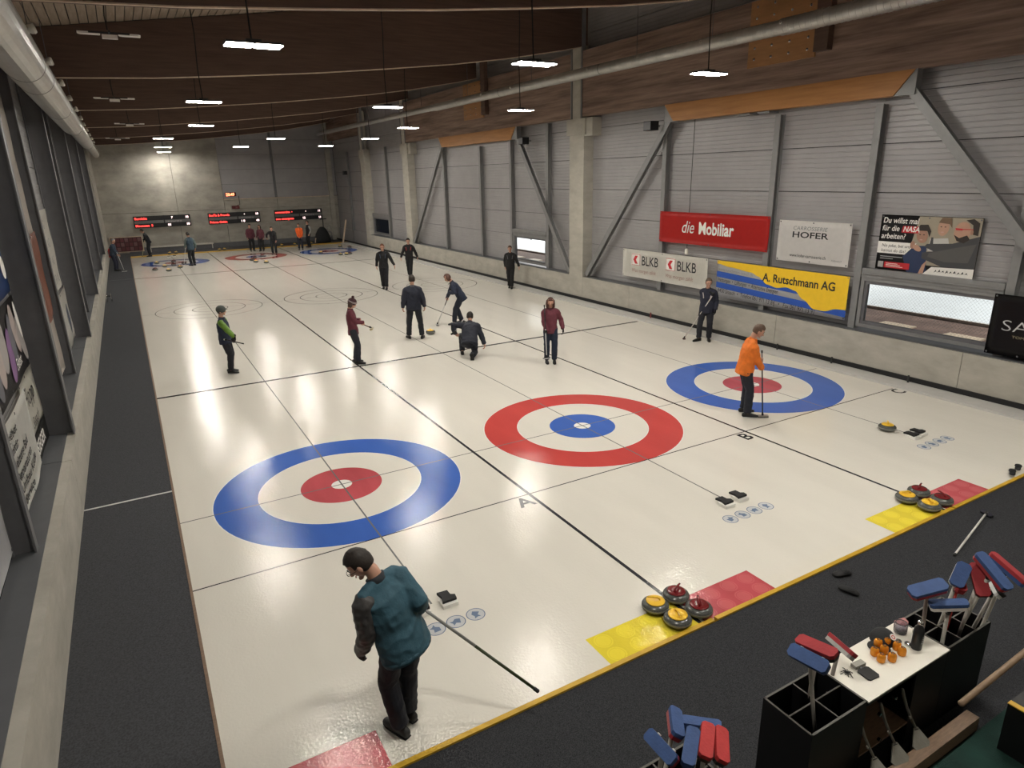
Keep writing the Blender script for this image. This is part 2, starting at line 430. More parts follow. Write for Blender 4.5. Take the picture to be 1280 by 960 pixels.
def ribbed(x, y0, y1, z0, z1, depth=0.05, pitch=0.10, rel=0.007, side=-1):
    m = MB(); n = max(2, int((z1 - z0) / pitch)); prof = []
    for i in range(n):
        a = z0 + (z1-z0)*i/n; b = z0 + (z1-z0)*(i+1)/n; q = (b - a)
        prof += [(0, a), (0, a + q*.70), (rel, a + q*.80), (rel, a + q*.92)]
    prof.append((0, z1))
    pr = [(x - side*d, z) for d, z in prof]
    lo = [m.bm.verts.new((px, y0, z)) for px, z in pr]; hi = [m.bm.verts.new((px, y1, z)) for px, z in pr]
    for i in range(len(pr)-1): m.bm.faces.new((lo[i], hi[i], hi[i+1], lo[i+1]))
    m.box((x - side*(rel + .002), y0, z0), (x - side*depth, y1, z1))
    return m
win = {(-3.25, -0.15), (12.95, 15.8), (31.2, 34.45)}
for a, b in zip(postsY, postsY[1:]):
    for z0, z1 in zip(rows, rows[1:]):
        if (a, b) in colsY and z0 < 5.9: continue
        if (a, b) in win and z0 < 1: continue
        if z0 > 6.9 and -5 < a < 26: z1 = min(z1, zc(XW))
        R('wall_panel', ribbed(XW + 0.40, a + .004, b - .004, z0 + .008, z1 - .008), PANEL)
R('panel_backing', MB().box((XW + 0.465, YB, 2.05), (XW + 0.49, YF, 10.0)), JOINT)
for a, b in ((YB, -3.25), (-0.15, 12.95), (15.8, 31.2), (34.45, YF)):
    R('panel_backing', MB().box((XW + 0.465, a, 0.0), (XW + 0.49, b, 2.05)), JOINT)
def hpost(y, z0, z1, wd=0.16, x0=XW + 0.22, x1=XW + 0.395):
    m = MB(); m.box((x0, y - wd/2, z0), (x0 + .018, y + wd/2, z1)); m.box((x1 - .018, y - wd/2, z0), (x1, y + wd/2, z1)); m.box((x0 + .018, y - .012, z0), (x1 - .018, y + .012, z1))
    return m
for y in (-3.25, -0.15, 2.45, 6.45, 12.95, 15.8, 18.6, 22.6, 31.2, 39.2):
    R('steel_post', hpost(y, 0.9 if y < 34 else 0.0, 5.75 if (-1 < y < 6 or 15.9 < y < 22) else 6.3), STEEL)
# diagonal braces
def brace(y0, z0, y1, z1, w2=0.185):
    m = MB(); d = V((0, y1 - y0, z1 - z0)); L = d.length; d.normalize(); n = V((0, -d.z, d.y))
    M = Matrix.Translation((XW + 0.12, y0, z0)) @ Matrix(((1,0,0,0),(0,d.y,n.y,0),(0,d.z,n.z,0),(0,0,0,1)))
    m.box((-0.07, 0, -w2/2), (-0.055, L, w2/2), M); m.box((0.055, 0, -w2/2), (0.07, L, w2/2), M); m.box((-0.055, 0, -.01), (0.055, L, .01), M)
    m.box((-0.06, -.05, -w2*.4), (0.06, .06, w2*.4), M)
    return m
for a in ((10.12, 1.0, 6.05, 6.0), (-5.25, 1.0, -0.75, 6.08), (11.25, 1.0, 15.05, 6.05), (26.7, 1.0, 22.3, 6.0)):
    R('diagonal_brace', brace(*a), STEEL)
for y in (6.05, -0.75, 15.05, 22.3):
    R('node_plate', MB().box((XW + 0.02, y - .22, 5.85), (XW + 0.20, y + .22, 6.34)), STEEL)
# glulam girders along the wall and their lower orange pieces
wg = empty('wall_girder', (0, 0, 0), kind='structure')
for a, b in ((YB, 10.38), (10.95, 26.98)):
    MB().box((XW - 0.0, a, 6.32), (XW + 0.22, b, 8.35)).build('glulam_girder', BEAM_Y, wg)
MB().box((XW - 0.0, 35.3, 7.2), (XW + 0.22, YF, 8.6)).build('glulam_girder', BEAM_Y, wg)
for a, b in ((-0.55, 5.9), (15.3, 22.1)):
    MB().prism([(a - .38, 6.318), (b + .38, 6.318), (b, 5.86), (a, 5.86)], 0, 0.24,
               Matrix(((0,0,1,XW - .01),(1,0,0,0),(0,1,0,0),(0,0,0,1)))).build('lower_girder_piece', WOOD_O, wg)
for y in (2.35, 18.45):
    MB().box((XW - 0.05, y - .95, 6.87), (XW - 0.002, y + .95, 8.34)).build('node_board', WOOD_P, wg)
    for zz in (7.05, 7.3, 7.95, 8.2):
        for k in range(4):
            MB().lathe([(0.0, 0), (.035, 0), (.03, .012), (.012, .02), (0, .02)], 10, M=Matrix.Translation((XW - .05, y - .75 + k*.5, zz)) @ Matrix.Rotation(-PI/2, 4, 'Y')).build('bolt', CHROME, wg)
    MB().box((XW - 0.18, y - 1.35, 6.95), (XW - 0.0, y - 1.0, zc(XW))).build('hanger_post', BEAM, wg)
# ledge clips at the post heads
for y in (3.35, 2.75): MB().box((XW + .0, y - .2, 5.80), (XW + .35, y + .15, 5.84)).build('bracket', STEEL, wg)

# windows in the right wall
def window(n, y0, y1, net):
    wn = empty('window_%d' % n, (XW + 0.3, (y0 + y1) / 2, 0.9), kind='structure')
    def P(name, mb, m): o = mb.build(name, m, wn); o.location = (-(XW + 0.3), -(y0 + y1) / 2, -0.9); return o
    x = XW + 0.24
    a, b = y0 + .1, y1 - .1
    P('header_beam', MB().box((x - .02, a, 2.10), (x + .2, b, 2.30)).box((x - .05, a, 2.17), (x - .02, b, 2.19)), STEEL)
    P('outer_frame', MB().box((x, a, .96), (x + .1, b, 1.03)).box((x, a, 2.02), (x + .1, b, 2.10)).box((x, a, 1.03), (x + .1, a + .08, 2.02)).box((x, b - .08, 1.03), (x + .1, b, 2.02)), STEEL)
    P('inner_frame', MB().box((x + .03, a + .08, 1.03), (x + .12, b - .08, 1.10)).box((x + .03, a + .08, 1.95), (x + .12, b - .08, 2.02)).box((x + .03, a + .08, 1.10), (x + .12, a + .15, 1.95)).box((x + .03, b - .15, 1.10), (x + .12, b - .08, 1.95)), STEEL_D)
    P('glass_pane', MB().box((x + .08, a + .15, 1.10), (x + .086, b - .15, 1.95)), GLASS)
    if net:
        m = MB(); s = 0.075; ya, yb_ = a + .15, b - .15; h = .85
        for sg in (1, -1):
            k = -h
            while k < (yb_ - ya):
                t0 = max(0, -k); t1 = min(h, (yb_ - ya) - k)
                if t1 > t0:
                    p = [(ya + k + t0), (ya + k + t1)]
                    z = [1.10 + t0, 1.10 + t1] if sg > 0 else [1.95 - t0, 1.95 - t1]
                    m.tube([(x + .17 + .004*sg, p[0], z[0]), (x + .17 + .004*sg, p[1], z[1])], 0.0016, 3)
                k += s
        P('wire_net', m, STEEL)['kind'] = 'stuff'
window(1, -3.25, -0.15, True); window(2, 12.95, 15.8, False); window(3, 31.2, 34.45, False)
# the open air rink beyond the windows, with its boards; unseen floodlights on masts are added to brighten it
rink = empty('outside_rink', (XW + 6, 6, 0), kind='structure')
def RK(n, mb, m): o = mb.build(n, m, rink); o.location = (-(XW + 6), -6, 0); return o
RK('paving', MB().box((XW + .9, -16, -0.5), (20.6, 50, -0.40)), mat('outdoor_paving', (.16, .10, .08), .8, var=.3, scale=2))
RK('rubber_mat', MB().box((XW + .9, -16, -0.4), (18.3, 50, -0.39)), RUB)
for q in range(24): RK('edge_stone', MB().box((18.5, -14 + q * 2.0, -0.4), (18.9, -13 + q * 2.0, -.36)), EDGE)
RK('dasher_board', MB().box((20.6, -16, -0.40), (20.7, 50, -.3)), mat('dasher_board', (.55, .5, .45), .5, var=.35, scale=6))
RK('outdoor_ice', MB().box((20.7, -16, -0.5), (42, 50, -0.38)), mat('outdoor_ice', (.80, .82, .84), .5, var=.04, scale=.8))
for y in (-4, 14, 34):
    ld = bpy.data.lights.new('added_floodlight', 'AREA'); ld.energy = RINK_LIGHT; ld.size = 2.0; ld.color = (1, .98, .95)
    lo = link('added_floodlight', ld, None, (25, y, 8.0)); lo['kind'] = 'structure'
    RK('added_floodlight_mast', MB().tube([(25, y + 1.3, -.4), (25, y + 1.3, 8.2), (25, y, 8.25)], .08, 8), STEEL)
RK('outer_wall', MB().box((XW + .5, -16, -.5), (XW + .58, 50, .88)), STEEL_D)

# --- far wall: shuttered concrete on the left, sheet panels on a concrete base on the right
wf = empty('wall_far', (4, YF, 0), kind='structure')
def F(name, mb, m): o = mb.build(name, m, wf); o.location = (-4, -YF, 0); return o
for x0, x1 in ((XK - .4, 1.12), (1.12, 4.15)):
    for z0, z1 in ((0, 2.62), (2.62, 9.6)):
        F('concrete_panel', MB().box((x0 + .01, YF, z0 + .012), (x1 - .01, YF + .2, z1 - .012)), CONC_D)
for x0, x1 in ((4.15, 7.8), (7.8, XW + .4)):
    for z0, z1 in ((0, 2.62), (2.62, 3.3)):
        F('concrete_panel', MB().box((x0 + .01, YF, z0 + .008), (x1 - .01, YF + .2, z1 - .008)), CONC)
    z = 3.32
    while z < 9.4:
        F('wall_panel', ribbed(0, 0, x1 - x0 - .016, 0, .99), PANEL).matrix_local = Matrix.Translation((x0 + .008 - 4, .10, z)) @ Matrix.Rotation(-PI/2, 4, 'Z') @ Matrix.Translation((0, 0, 0))
        z += 1.0
F('wall_backing', MB().box((XK - .5, YF + .21, -.1), (XW + .6, YF + .3, 10.6)), JOINT)
F('dark_joint_post', MB().box((7.70, YF - .03, 3.32), (7.86, YF + .09, 9.4)), STEEL_D)
F('ledge', MB().box((4.15, YF - .04, 3.27), (XW, YF + .02, 3.32)), EDGE)
F('corner_column', MB().box((XW - .25, YF - .22, 0), (XW + .1, YF - .002, 9.8)), CONC)
F('rubber_base', MB().box((XL, YF - .05, 0.0), (XW - .3, YF - .005, 0.34)), STEEL_D)
F('steel_rail', MB().box((-1.1, YF - .35, .30), (3.0, YF - .30, .42)).box((-1.0, YF - .3, .0), (-.95, YF - .25, .4)).box((2.9, YF - .3, .0), (2.95, YF - .25, .4)), mat('silver_rail', (.7, .68, .62), .3, metal=.8, var=.1))

# --- left wall: concrete kerb, sheet sill, panels, big and small steel posts
wl = empty('wall_left', (XK, 0, 0), kind='structure')
def L(name, mb, m, **k): o = mb.build(name, m, wl, **k); o.location = (-XK, 0, 0); return o
cuts = [YB, -6.4, 1.15, 8.9, 16.6, 24.4, 32.2, YF]
for a, b in zip(cuts, cuts[1:]):
    L('concrete_block', MB().box((XK - .36, a + .006, -.1), (XK, b - .006, .81)), CONC)
    L('sill_sheet', MB().box((XK - .39, a + .006, .81), (XK - .115, b - .006, .822)), SILL)
L('joint_backing', MB().box((XK - .34, YB, -.1), (XK - .02, YF, .80)), JOINT)
ml = [-9.3, -5.4, -1.5, 2.42, 6.4, 10.3, 14.2, 18.1, 22.0, 26.0, 30.0, 34.0]
lc = [YB] + ml + [36.5]
for a, b in zip(lc, lc[1:]):
    for z0, z1 in ((.82, 1.9), (1.9, 2.9), (2.9, 3.9), (3.9, 4.9), (4.9, 5.9), (5.9, 7.0), (7.0, 8.3)):
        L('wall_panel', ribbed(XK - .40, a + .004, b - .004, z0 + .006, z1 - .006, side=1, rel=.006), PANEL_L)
L('panel_backing', MB().box((XK - .50, YB, .8), (XK - .47, YF, 8.3)), JOINT)
for i, y in enumerate(ml):
    big = i % 2 == 1
    x1 = XK - .012 if big else XK - .17
    wd = .22 if big else .13
    m = MB(); m.box((x1 - .02, y - wd/2, .812), (x1, y + wd/2, 7.9)); m.box((XK - .39, y - wd/2, .823), (XK - .37, y + wd/2, 7.9)); m.box((XK - .37, y - .012, .823), (x1 - .02, y + .012, 7.9))
    L('steel_post', m, STEEL_D)
L('concrete_pier', MB().box((XK - .4, 36.5, .81), (XK, YF, 8.0)), CONC)
L('timber_window_box', MB().box((XK - .36, 39.0, .82), (XK - .0, 39.1, 2.2)), STEEL)
# --- back wall behind the viewpoint and the upper slab edge
struct('wall_back', MB().box((XK - .4, YB - .2, 0), (XW + .4, YB, 10.2)), CONC_D)

# --- roof: sloping boards on transverse glulam beams
ce = empty('ceiling', (0, 0, 8.4), kind='structure')
def C_(name, mb, m): o = mb.build(name, m, ce); o.location = (0, 0, -8.4); return o
def slab(x0, x1, y0, y1, t=.03, dz=0.0):
    m = MB()
    vs = [m.bm.verts.new(p) for p in ((x0,y0,zc(x0)+dz),(x1,y0,zc(x1)+dz),(x1,y1,zc(x1)+dz),(x0,y1,zc(x0)+dz),(x0,y0,zc(x0)+t+dz),(x1,y0,zc(x1)+t+dz),(x1,y1,zc(x1)+t+dz),(x0,y1,zc(x0)+t+dz))]
    for f in ((3,2,1,0),(4,5,6,7),(0,1,5,4),(1,2,6,5),(2,3,7,6),(3,0,4,7)): m.bm.faces.new([vs[i] for i in f])
    return m
C_('roof_deck', slab(XK - .5, XW + .6, YB, YF + .2, .1, .05), JOINT)
x = XK - .38; k = 0
while x < XW + .4:
    wd = .185
    if x < 5.0: C_('ceiling_board', slab(x, x + wd - .02, 2.75, 10.32, .03, .004 * (k % 3)), BOARD)
    x += wd; k += 1
def boards(y0, y1, xa=XK - .38):
    m = None; x = xa; A = MB()
    while x < XW + .4:
        s = slab(x, x + .165, y0, y1); me = s.mesh('t', BOARD); A.bm.from_mesh(me); bpy.data.meshes.remove(me); x += .185
    return A
o = C_('ceiling_boards', boards(2.75, 10.32, XK - .38 + .185 * math.ceil((5.0 - XK + .38) / .185)), BOARD); o['kind'] = 'stuff'
for a, b in ((YB, 2.5), (10.56, 18.5), (18.7, 26.6), (26.8, 34.7), (34.9, YF)):
    o = C_('ceiling_boards', boards(a, b), BOARD); o['kind'] = 'stuff'
curve = [(-3.8, 6.86), (-3.0, 6.89), (-1.0, 6.97), (0.3, 7.06), (1.1, 7.12), (3.1, 7.28), (5.0, 7.47), (7.2, 7.71), (9.0, 7.96), (11.1, 8.32), (12.1, 8.52)]
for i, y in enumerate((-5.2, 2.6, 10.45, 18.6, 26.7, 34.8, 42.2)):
    g = empty('roof_beam', (0, y, 7), kind='structure')
    poly = curve + [(x, zc(x) - .002) for x in (12.1, -3.8)]
    m = MB().prism(poly, -.09, .09, Matrix(((1,0,0,0),(0,0,1,0),(0,1,0,-7),(0,0,0,1))))
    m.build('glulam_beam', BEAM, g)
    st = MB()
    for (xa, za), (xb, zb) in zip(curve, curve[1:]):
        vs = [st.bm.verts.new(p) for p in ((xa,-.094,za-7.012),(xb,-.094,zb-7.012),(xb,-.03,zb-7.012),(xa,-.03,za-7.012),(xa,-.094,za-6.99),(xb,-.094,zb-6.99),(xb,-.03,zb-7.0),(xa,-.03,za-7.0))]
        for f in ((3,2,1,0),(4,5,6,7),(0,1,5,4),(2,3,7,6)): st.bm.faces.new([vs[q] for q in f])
    st.build('pale_lit_edge', EDGE, g)  # pale wood strip with the lit underside put into its colour

# ---------------------------------------------------------------- lamps
LX = 0.76
def make_lamp(lit):
    r = empty('ceiling_lamp')
    led = LED if lit else LED_OFF
    MB().cbox((0, 0, .04 if lit else -.05), (.20 if lit else .26, .14 if lit else .08, .07)).build('driver_box', LAMPBODY if lit else LED_OFF, r)
    MB().cbox((0, 0, .02), (LX * (.96 if lit else .9), .03, .03)).cbox((0, 0, .02), (.03, .36, .03)).build('lamp_frame', LAMPBODY, r)
    for sx in (-1, 1):
        for sy in (-1, 1):
            if not lit and sy < 0 : continue
            MB().prism([(-.21, -.075), (.16, -.075), (.21, -.03), (.21, .075), (-.16, .075), (-.21, .03)], 0, .03, Matrix.Translation((sx * (.195 if lit else .34), sy * .095, 0)) @ Matrix.Scale(.9, 4, (1, 0, 0))).build('lamp_housing', LAMPBODY if lit else LED_OFF, r)
            MB().prism([(-.20, -.07), (.155, -.07), (.20, -.028), (.20, .07), (-.155, .07), (-.20, .028)], -.006, -.001, Matrix.Translation((sx * (.195 if lit else .34), sy * .095, 0)) @ Matrix.Scale(.9, 4, (1, 0, 0))).build('light_panel', led, r)
    return r
on_pos = [(-0.24, 1.26), (-0.12, 8.82), (0.53, 16.2), (-0.21, 23.63), (0.2, 31.56), (0.78, 41.6), (3.99, 31.21), (4.37, 23.56),
          (8.41, 30.35), (8.68, 23.22), (4.42, 8.81), (7.82, 16.07), (8.47, 8.66), (4.34, 1.21), (8.26, 1.02),
          (-0.2, -6.4), (4.3, -6.4), (8.3, -6.4)]
on_lab = {0: 'lit grey ceiling lamp over the near left house, largest in view', 1: 'lit lamp second from the front in the left row', 2: 'lit lamp third from the front in the left row',
 3: 'lit lamp fourth from the front in the left row, topmost of three stacked', 4: 'lit lamp in the left row, middle of three stacked before the far wall', 5: 'lit lamp in the left row nearest the far wall, lowest of three stacked',
 6: 'lit lamp in the middle row farthest away, left of the wall joint', 7: 'lit lamp in the middle row just right of the far wall joint top', 8: 'lit lamp in the right row farthest away, beside the far duct end',
 9: 'lit lamp in the right row second from the far end', 10: 'lit lamp in the middle row under the second roof beam', 11: 'lit lamp in the right row before the thin far column',
 12: 'lit lamp in the right row in front of the long brown girder', 13: 'bright lit lamp in the middle row beside the big concrete column head', 14: 'bright lit lamp farthest to the right in front of the girder'}
def lamp_cable(r, x, y, z):
    h = zc(x) - z - .01
    m = MB(); m.tube([(-.02, 0, .07), (-.03, .01, h * .35), (.01, 0, h * .7), (0, 0, h)], .012, 6)
    m.build('suspension_cable', RUB, r)
lamp0 = make_lamp(True); first = True
for i, (x, y) in enumerate(on_pos):
    r = lamp0 if first else copy_tree(lamp0b)
    if first:
        lamp0b = copy_tree(lamp0); first = False
    r.location = (x, y, 6.3 if y < 40 else 6.44)
    tag(r, on_lab.get(i, 'lit ceiling lamp above the front carpet, %s of the three outside the picture' % ('left', 'middle', 'right')[max(0, i - 15)]), 'lamp', 'hanging hall lamps')
    lamp_cable(r, x, y, 6.3)
for o in [lamp0b] + children(lamp0b): bpy.data.objects.remove(o)
off0 = make_lamp(False); offb = None
off_lab = ['unlit pale lamp nearest the front beside the left duct', 'unlit lamp second from the front beside the left duct', 'unlit lamp third from the front beside the left duct', 'unlit lamp farthest along beside the left duct']
OFFP = [(-1.87, 6.5, 7.22), (-1.87, 14.5, 6.89), (-1.39, 22.6, 6.78), (-1.82, 30.7, 6.68)]
offs = []
for i, (x, y, z) in enumerate(OFFP):
    offs.append((off0 if i == 0 else copy_tree(off0), x, y, z, off_lab[i]))
for r, x, y, z, lb in offs:
    r.location = (x, y, z); tag(r, lb, 'lamp', 'unlit hall lamps'); lamp_cable(r, x, y, z)

# ---------------------------------------------------------------- ducts
def duct(name, label, path, rads, nozzles, noz_dir, hang, seams):
    r = empty(name, path[0], 0, label, 'duct')
    P0 = V(path[0])
    m = MB()
    pts, rr = [], []
    for i in range(len(path) - 1):
        a, b = V(path[i]), V(path[i+1]); L_ = (b - a).length
        n = max(1, int(L_ / .14))
        for k in range(n):
            p = a.lerp(b, k / n) - P0; q = rads[i]
            pts += [p, p + (b-a).normalized()*.02]; rr += [q * 1.012, q]
        pts.append(b - P0); rr.append(rads[i])
    rr = [q_ * (1.05 if rads[0] < .23 else 1.015) if i_ % 2 == 0 else q_ for i_, q_ in enumerate(rr)]
    m.loft(pts, [(x_, x_) for x_ in rr], 28, ref=(1, 0, 0), cap=False)
    m.build('duct_pipe', GALV, r, smooth=False)
    for y in seams:
        i = next(k for k in range(len(path)-1) if path[k+1][1] >= y)
        t = (y - path[i][1]) / (path[i+1][1] - path[i][1]); c = V(path[i]).lerp(V(path[i+1]), t) - P0
        MB().loft([c + V((0, -.012, 0)), c + V((0, .012, 0))], [rads[i] * 1.03] * 2, 28, ref=(1,0,0), cap=False).build('clamp_band', GALV_D, r)
    nz = V(noz_dir).normalized()
    for y in nozzles:
        i = next(k for k in range(len(path)-1) if path[k+1][1] >= y)
        t = (y - path[i][1]) / (path[i+1][1] - path[i][1]); c = V(path[i]).lerp(V(path[i+1]), t) - P0
        q = nz.to_track_quat('Z', 'Y').to_matrix().to_4x4(); s_ = .72 * min(1.0, rads[i] / .24)
        b = c + nz * (rads[i] - .02)
        o = MB().lathe([(.075, 0), (.06, .05), (.075, .07), (.085, .12), (.07, .15), (.045, .15), (.04, .09), (0.0, .09)], 14, M=Matrix.Translation(b) @ q @ Matrix.Scale(s_, 4)).build('air_nozzle', mat_noz, r, smooth=False)
        MB().lathe([(.0, .092), (.04, .092), (.04, .1), (0, .1)], 12, M=Matrix.Translation(b) @ q @ Matrix.Scale(s_, 4)).build('nozzle_opening', JOINT, o)
    for y in hang:
        i = next(k for k in range(len(path)-1) if path[k+1][1] >= y)
        t = (y - path[i][1]) / (path[i+1][1] - path[i][1]); c = V(path[i]).lerp(V(path[i+1]), t)
        MB().tube([c - P0 + V((0, 0, rads[i]*.9)), V((c.x, c.y, zc(c.x))) - P0], .008, 6).build('hanger_rod', STEEL_D, r)
    return r
mat_noz = mat('nozzle_plastic', (.6, .58, .53), .35, metal=.3, var=.05)
duct('air_duct', 'large galvanised round duct with nozzles running along the left wall under the roof',
     [(-3.09, -9.0, 6.18), (-3.09, 15.0, 6.18), (-3.06, 15.4, 6.20), (-3.06, 26.0, 6.20), (-3.04, 26.4, 6.22), (-3.04, 39.5, 6.22)],
     [.268, .26, .225, .2, .17], [y for y in [-1.6 + 2.5 * k for k in range(18)] if y < 39], (1, -.1, .25), [1.5, 5.5, 9.5, 13.6, 17.5, 21.5, 25.5, 30, 34, 38], [2.9, 4.45, 9.3, 15.0, 20.5, 26.0, 33])
duct('air_duct', 'slimmer galvanised round duct with nozzles crossing in front of the right hand girder',
     [(10.9, -9.0, 7.40), (10.9, 1.55, 7.42), (10.9, 20.4, 7.49), (10.9, 20.8, 7.50), (10.9, 41.5, 7.62)],
     [.165, .150, .135, .12], [y for y in [-3.2 + 2.35 * k for k in range(20)] if y < 41], (-1, -.25, .35), [-2, 3.6, 6.4, 12, 17, 22, 27, 32, 37], [1.6, 8.0, 14.2, 20.8, 27])

# ================================================================ PEOPLE
def ik(a, c, l1, l2, pole):
    d = c - a; L = min(d.length, (l1 + l2) * .999); u = d.normalized()
    x = (l1*l1 - l2*l2 + L*L) / (2*L); h = math.sqrt(max(0, l1*l1 - x*x))
    p = V(pole); p = p - u * p.dot(u)
    if p.length < 1e-4: p = u.orthogonal()
    return a + u*x + p.normalized()*h

def wrinkle(mb, amp, sc, seed=0.0, st=(1, 1, 1)):
    bm = mb.bm; bm.normal_update()
    for v in bm.verts:
        q = V((v.co.x*sc*st[0] + seed, v.co.y*sc*st[1] + seed*2, v.co.z*sc*st[2]))
        a = 1 - abs(noise.noise(q)) * 2.2
        v.co += v.normal * amp * (a - .35 + .4*noise.noise(q*2.7))
    return mb

def hand_mesh(wr, d, n, side, k, curl, fat=1.0, thumb_in=0.5):
    """palm and five fingers; d = along the hand, n = out of the palm, side = towards the thumb. Returns (palm pieces, finger pieces)."""
    pal, fin = [], []
    kn = wr + d * .085 * k
    pal.append(([wr - d*.02*k, wr + d*.02*k, wr + d*.06*k, kn], [(.024*fat*k, .019*fat*k), (.034*fat*k, .019*fat*k), (.041*fat*k, .017*fat*k), (.038*fat*k, .014*fat*k)], side))
    L = [.070, .078, .072, .056]
    for i in range(4):
        b = kn + side * (.030 - .0205*i) * k - d*.012*k
        ang = 0.0; p = b; pts = [p]; dd = d
        for j, f in enumerate((.46, .30, .24)):
            ang += curl * (.9 if j == 0 else 1.0) * (1 + .06*i)
            dd = d * math.cos(ang) + n * math.sin(ang)
            p = p + dd * (L[i] * f * 1.12 + (.012 if j == 0 else 0)) * k; pts.append(p)
        fin.append((pts, [.0098*fat*k, .0092*fat*k, .0085*fat*k, .0072*fat*k]))
    tb = wr + d*.022*k + side*.026*k + n*.004*k
    t1 = tb + (side*.65 + d*.7 + n*.35*thumb_in).normalized()*.036*k
    t2 = t1 + (side*(.35 - .6*thumb_in) + d*.8 + n*.9*thumb_in).normalized()*.032*k
    t3 = t2 + (side*(.1 - .9*thumb_in) + d*.7 + n*.9*thumb_in).normalized()*.024*k
    fin.append(([tb, t1, t2, t3], [.0125*fat*k, .011*fat*k, .0102*fat*k, .008*fat*k]))
    return pal, fin

MATC = {}
def cm(key, col, **kw):
    if key not in MATC: MATC[key] = cloth(key, col, **kw)
    return MATC[key]

def person(label, pos, face, H=1.75, lean=4, side=0, twist=0, head=(10, 0), arms=None, feet=None, pelvis=None, jacket='navy', sleeve=None,
           jcol=(.02, .025, .05), scol=None, trousers=(.012, .013, .02), shoe=(.012, .012, .012), hair='short', hcol=(.03, .02, .015), glove=None,
           female=False, vox=.013, glasses=False, knees=None, sole=None, stripe=None, collar=None, fit=1.0, group=None, puffy=0.0, hem=-.12, extra=None, tail_hair=None, ell=None):
    f = V((face[0], face[1], 0)).normalized(); rz = math.atan2(-f.x, f.y)
    root = empty('person', (pos[0], pos[1], 0), rz, label, 'person', group)
    Mi = (Matrix.Translation((pos[0], pos[1], 0)) @ Matrix.Rotation(rz, 4, 'Z')).inverted()
    k = H / 1.75
    ln, sd, tw = math.radians(lean), math.radians(side), math.radians(twist)
    P = V(pelvis) if pelvis else V((0, -.06 * math.sin(ln)*k - .02*k, .952 * k))
    up = V((math.sin(sd), math.sin(ln)*math.cos(sd), math.cos(ln)*math.cos(sd))).normalized()
    rg = V((math.cos(tw), math.sin(tw), 0)); rg = (rg - up*rg.dot(up)).normalized(); fd = up.cross(rg)
    fem = .91 if female else 1.0
    def T(u, r=0, ff=0): return P + up*u*k + rg*r*k + fd*ff*k
    def cv(u, ff=0): return T(u, 0, ff)
    # a slight hunch: the upper torso bends with the lean
    C = lambda u: T(u, 0, .03*max(0, u-.2)*(1 if lean > 12 else .3))
    N = C(.53)
    sh = {s: C(.445) + rg*s*.178*k*fem for s in (-1, 1)}
    hp, hy = math.radians(head[0]), math.radians(head[1])
    base_up = (V((0, 0, 1))*.6 + up*.4).normalized()
    hf0 = Matrix.Rotation(hy, 3, base_up) @ (V((0, 1, 0))*.6 + fd*.4); hf0 = (hf0 - base_up*hf0.dot(base_up)).normalized()
    hr = hf0.cross(base_up).normalized()
    R3 = Matrix.Rotation(-hp, 3, hr); hf = R3 @ hf0; hu = R3 @ base_up
    nk = N + (hu*.35 + up*.65).normalized()*.075*k
    hc = nk + hu*.085*k + hf*.022*k
    # limbs
    feet = feet or [(-.10, .0, 0, 8), (.10, .0, 0, -8)]
    ank, knee, hipj, toe = [], [], [], []
    for i, s in enumerate((-1, 1)):
        ft = feet[i]; fz = ft[2] if len(ft) > 2 else 0; ty = math.radians(ft[3] if len(ft) > 3 else 0)
        td = V((-math.sin(ty), math.cos(ty), 0)); a = V((ft[0], ft[1], fz + .085*k)); h = P + rg*s*.088*k - up*.03*k
        if len(ft) > 4: td = V(ft[4]).normalized(); a = V((ft[0], ft[1], fz))
        kn = V(knees[i]) if knees and knees[i] else ik(h, a, .425*k, .425*k, (s*.12 + td.x*.6, 1, .1))
        ank.append(a); knee.append(kn); hipj.append(h); toe.append(td)
    arms = arms or [('hang',), ('hang',)]
    A = []
    for i, s in enumerate((-1, 1)):
        ar = arms[i]; S = sh[s]; pole = (rg*s*.55 - fd*.6 - V((0, 0, .45)))
        d = n = None
        if ar[0] == 'hang':
            out = ar[1] if len(ar) > 1 else .10; fo = ar[2] if len(ar) > 2 else .05; dn = ar[3] if len(ar) > 3 else .50
            wr = S + V((0, 0, -dn*k)) + rg*s*out*k + V((0, fo*k, 0))
            pole = rg*s*.3 - V((0, 1, 0)) if fo > -.12 else rg*s*.8 + V((0, -.6, 0))
            curl = .42; ex = ar[4] if len(ar) > 4 else None
        elif ar[0] == 'at':
            wr = V(ar[1]); curl = .5
            if len(ar) > 3 and ar[3] is not None: pole = V(ar[3])
            if len(ar) > 2 and ar[2]: d = V(ar[2]).normalized()
        else:
            g = Mi @ V(ar[1]); ax = (Mi.to_3x3() @ V(ar[2])).normalized()
            d0 = (g - S).normalized() if len(ar) < 5 else V(ar[4]); d = (d0 - ax*d0.dot(ax)).normalized()
            n = d.cross(ax).normalized() * (ar[3] if len(ar) > 3 else 1)
            wr = g - d*.075*k - n*.024*k; curl = 1.25
            if len(ar) > 5: pole = V(ar[5])
        e = ik(S, wr, .285*k, .255*k, pole)
        mx = .53*k
        if (wr - S).length > mx: wr = S + (wr - S).normalized()*mx
        if d is None: d = ((wr - e).normalized()*.8 + V((0, .1, -.3))).normalized() if ar[0] != 'at' else (wr - e).normalized()
        if n is None:
            n = (-rg*s); n = (n - d*n.dot(d)).normalized()
        th = d.cross(n)
        if ar[0] != 'grip' and th.dot(V((0, 1, 0))) < 0: th = -th
        if ar[0] == 'grip' and th.dot(V((0, 0, 1))) < 0: th = -th
        A.append(dict(S=S, e=e, w=wr, d=d, n=n, t=th, curl=curl, s=s))
    # ---- body
    B = MB()
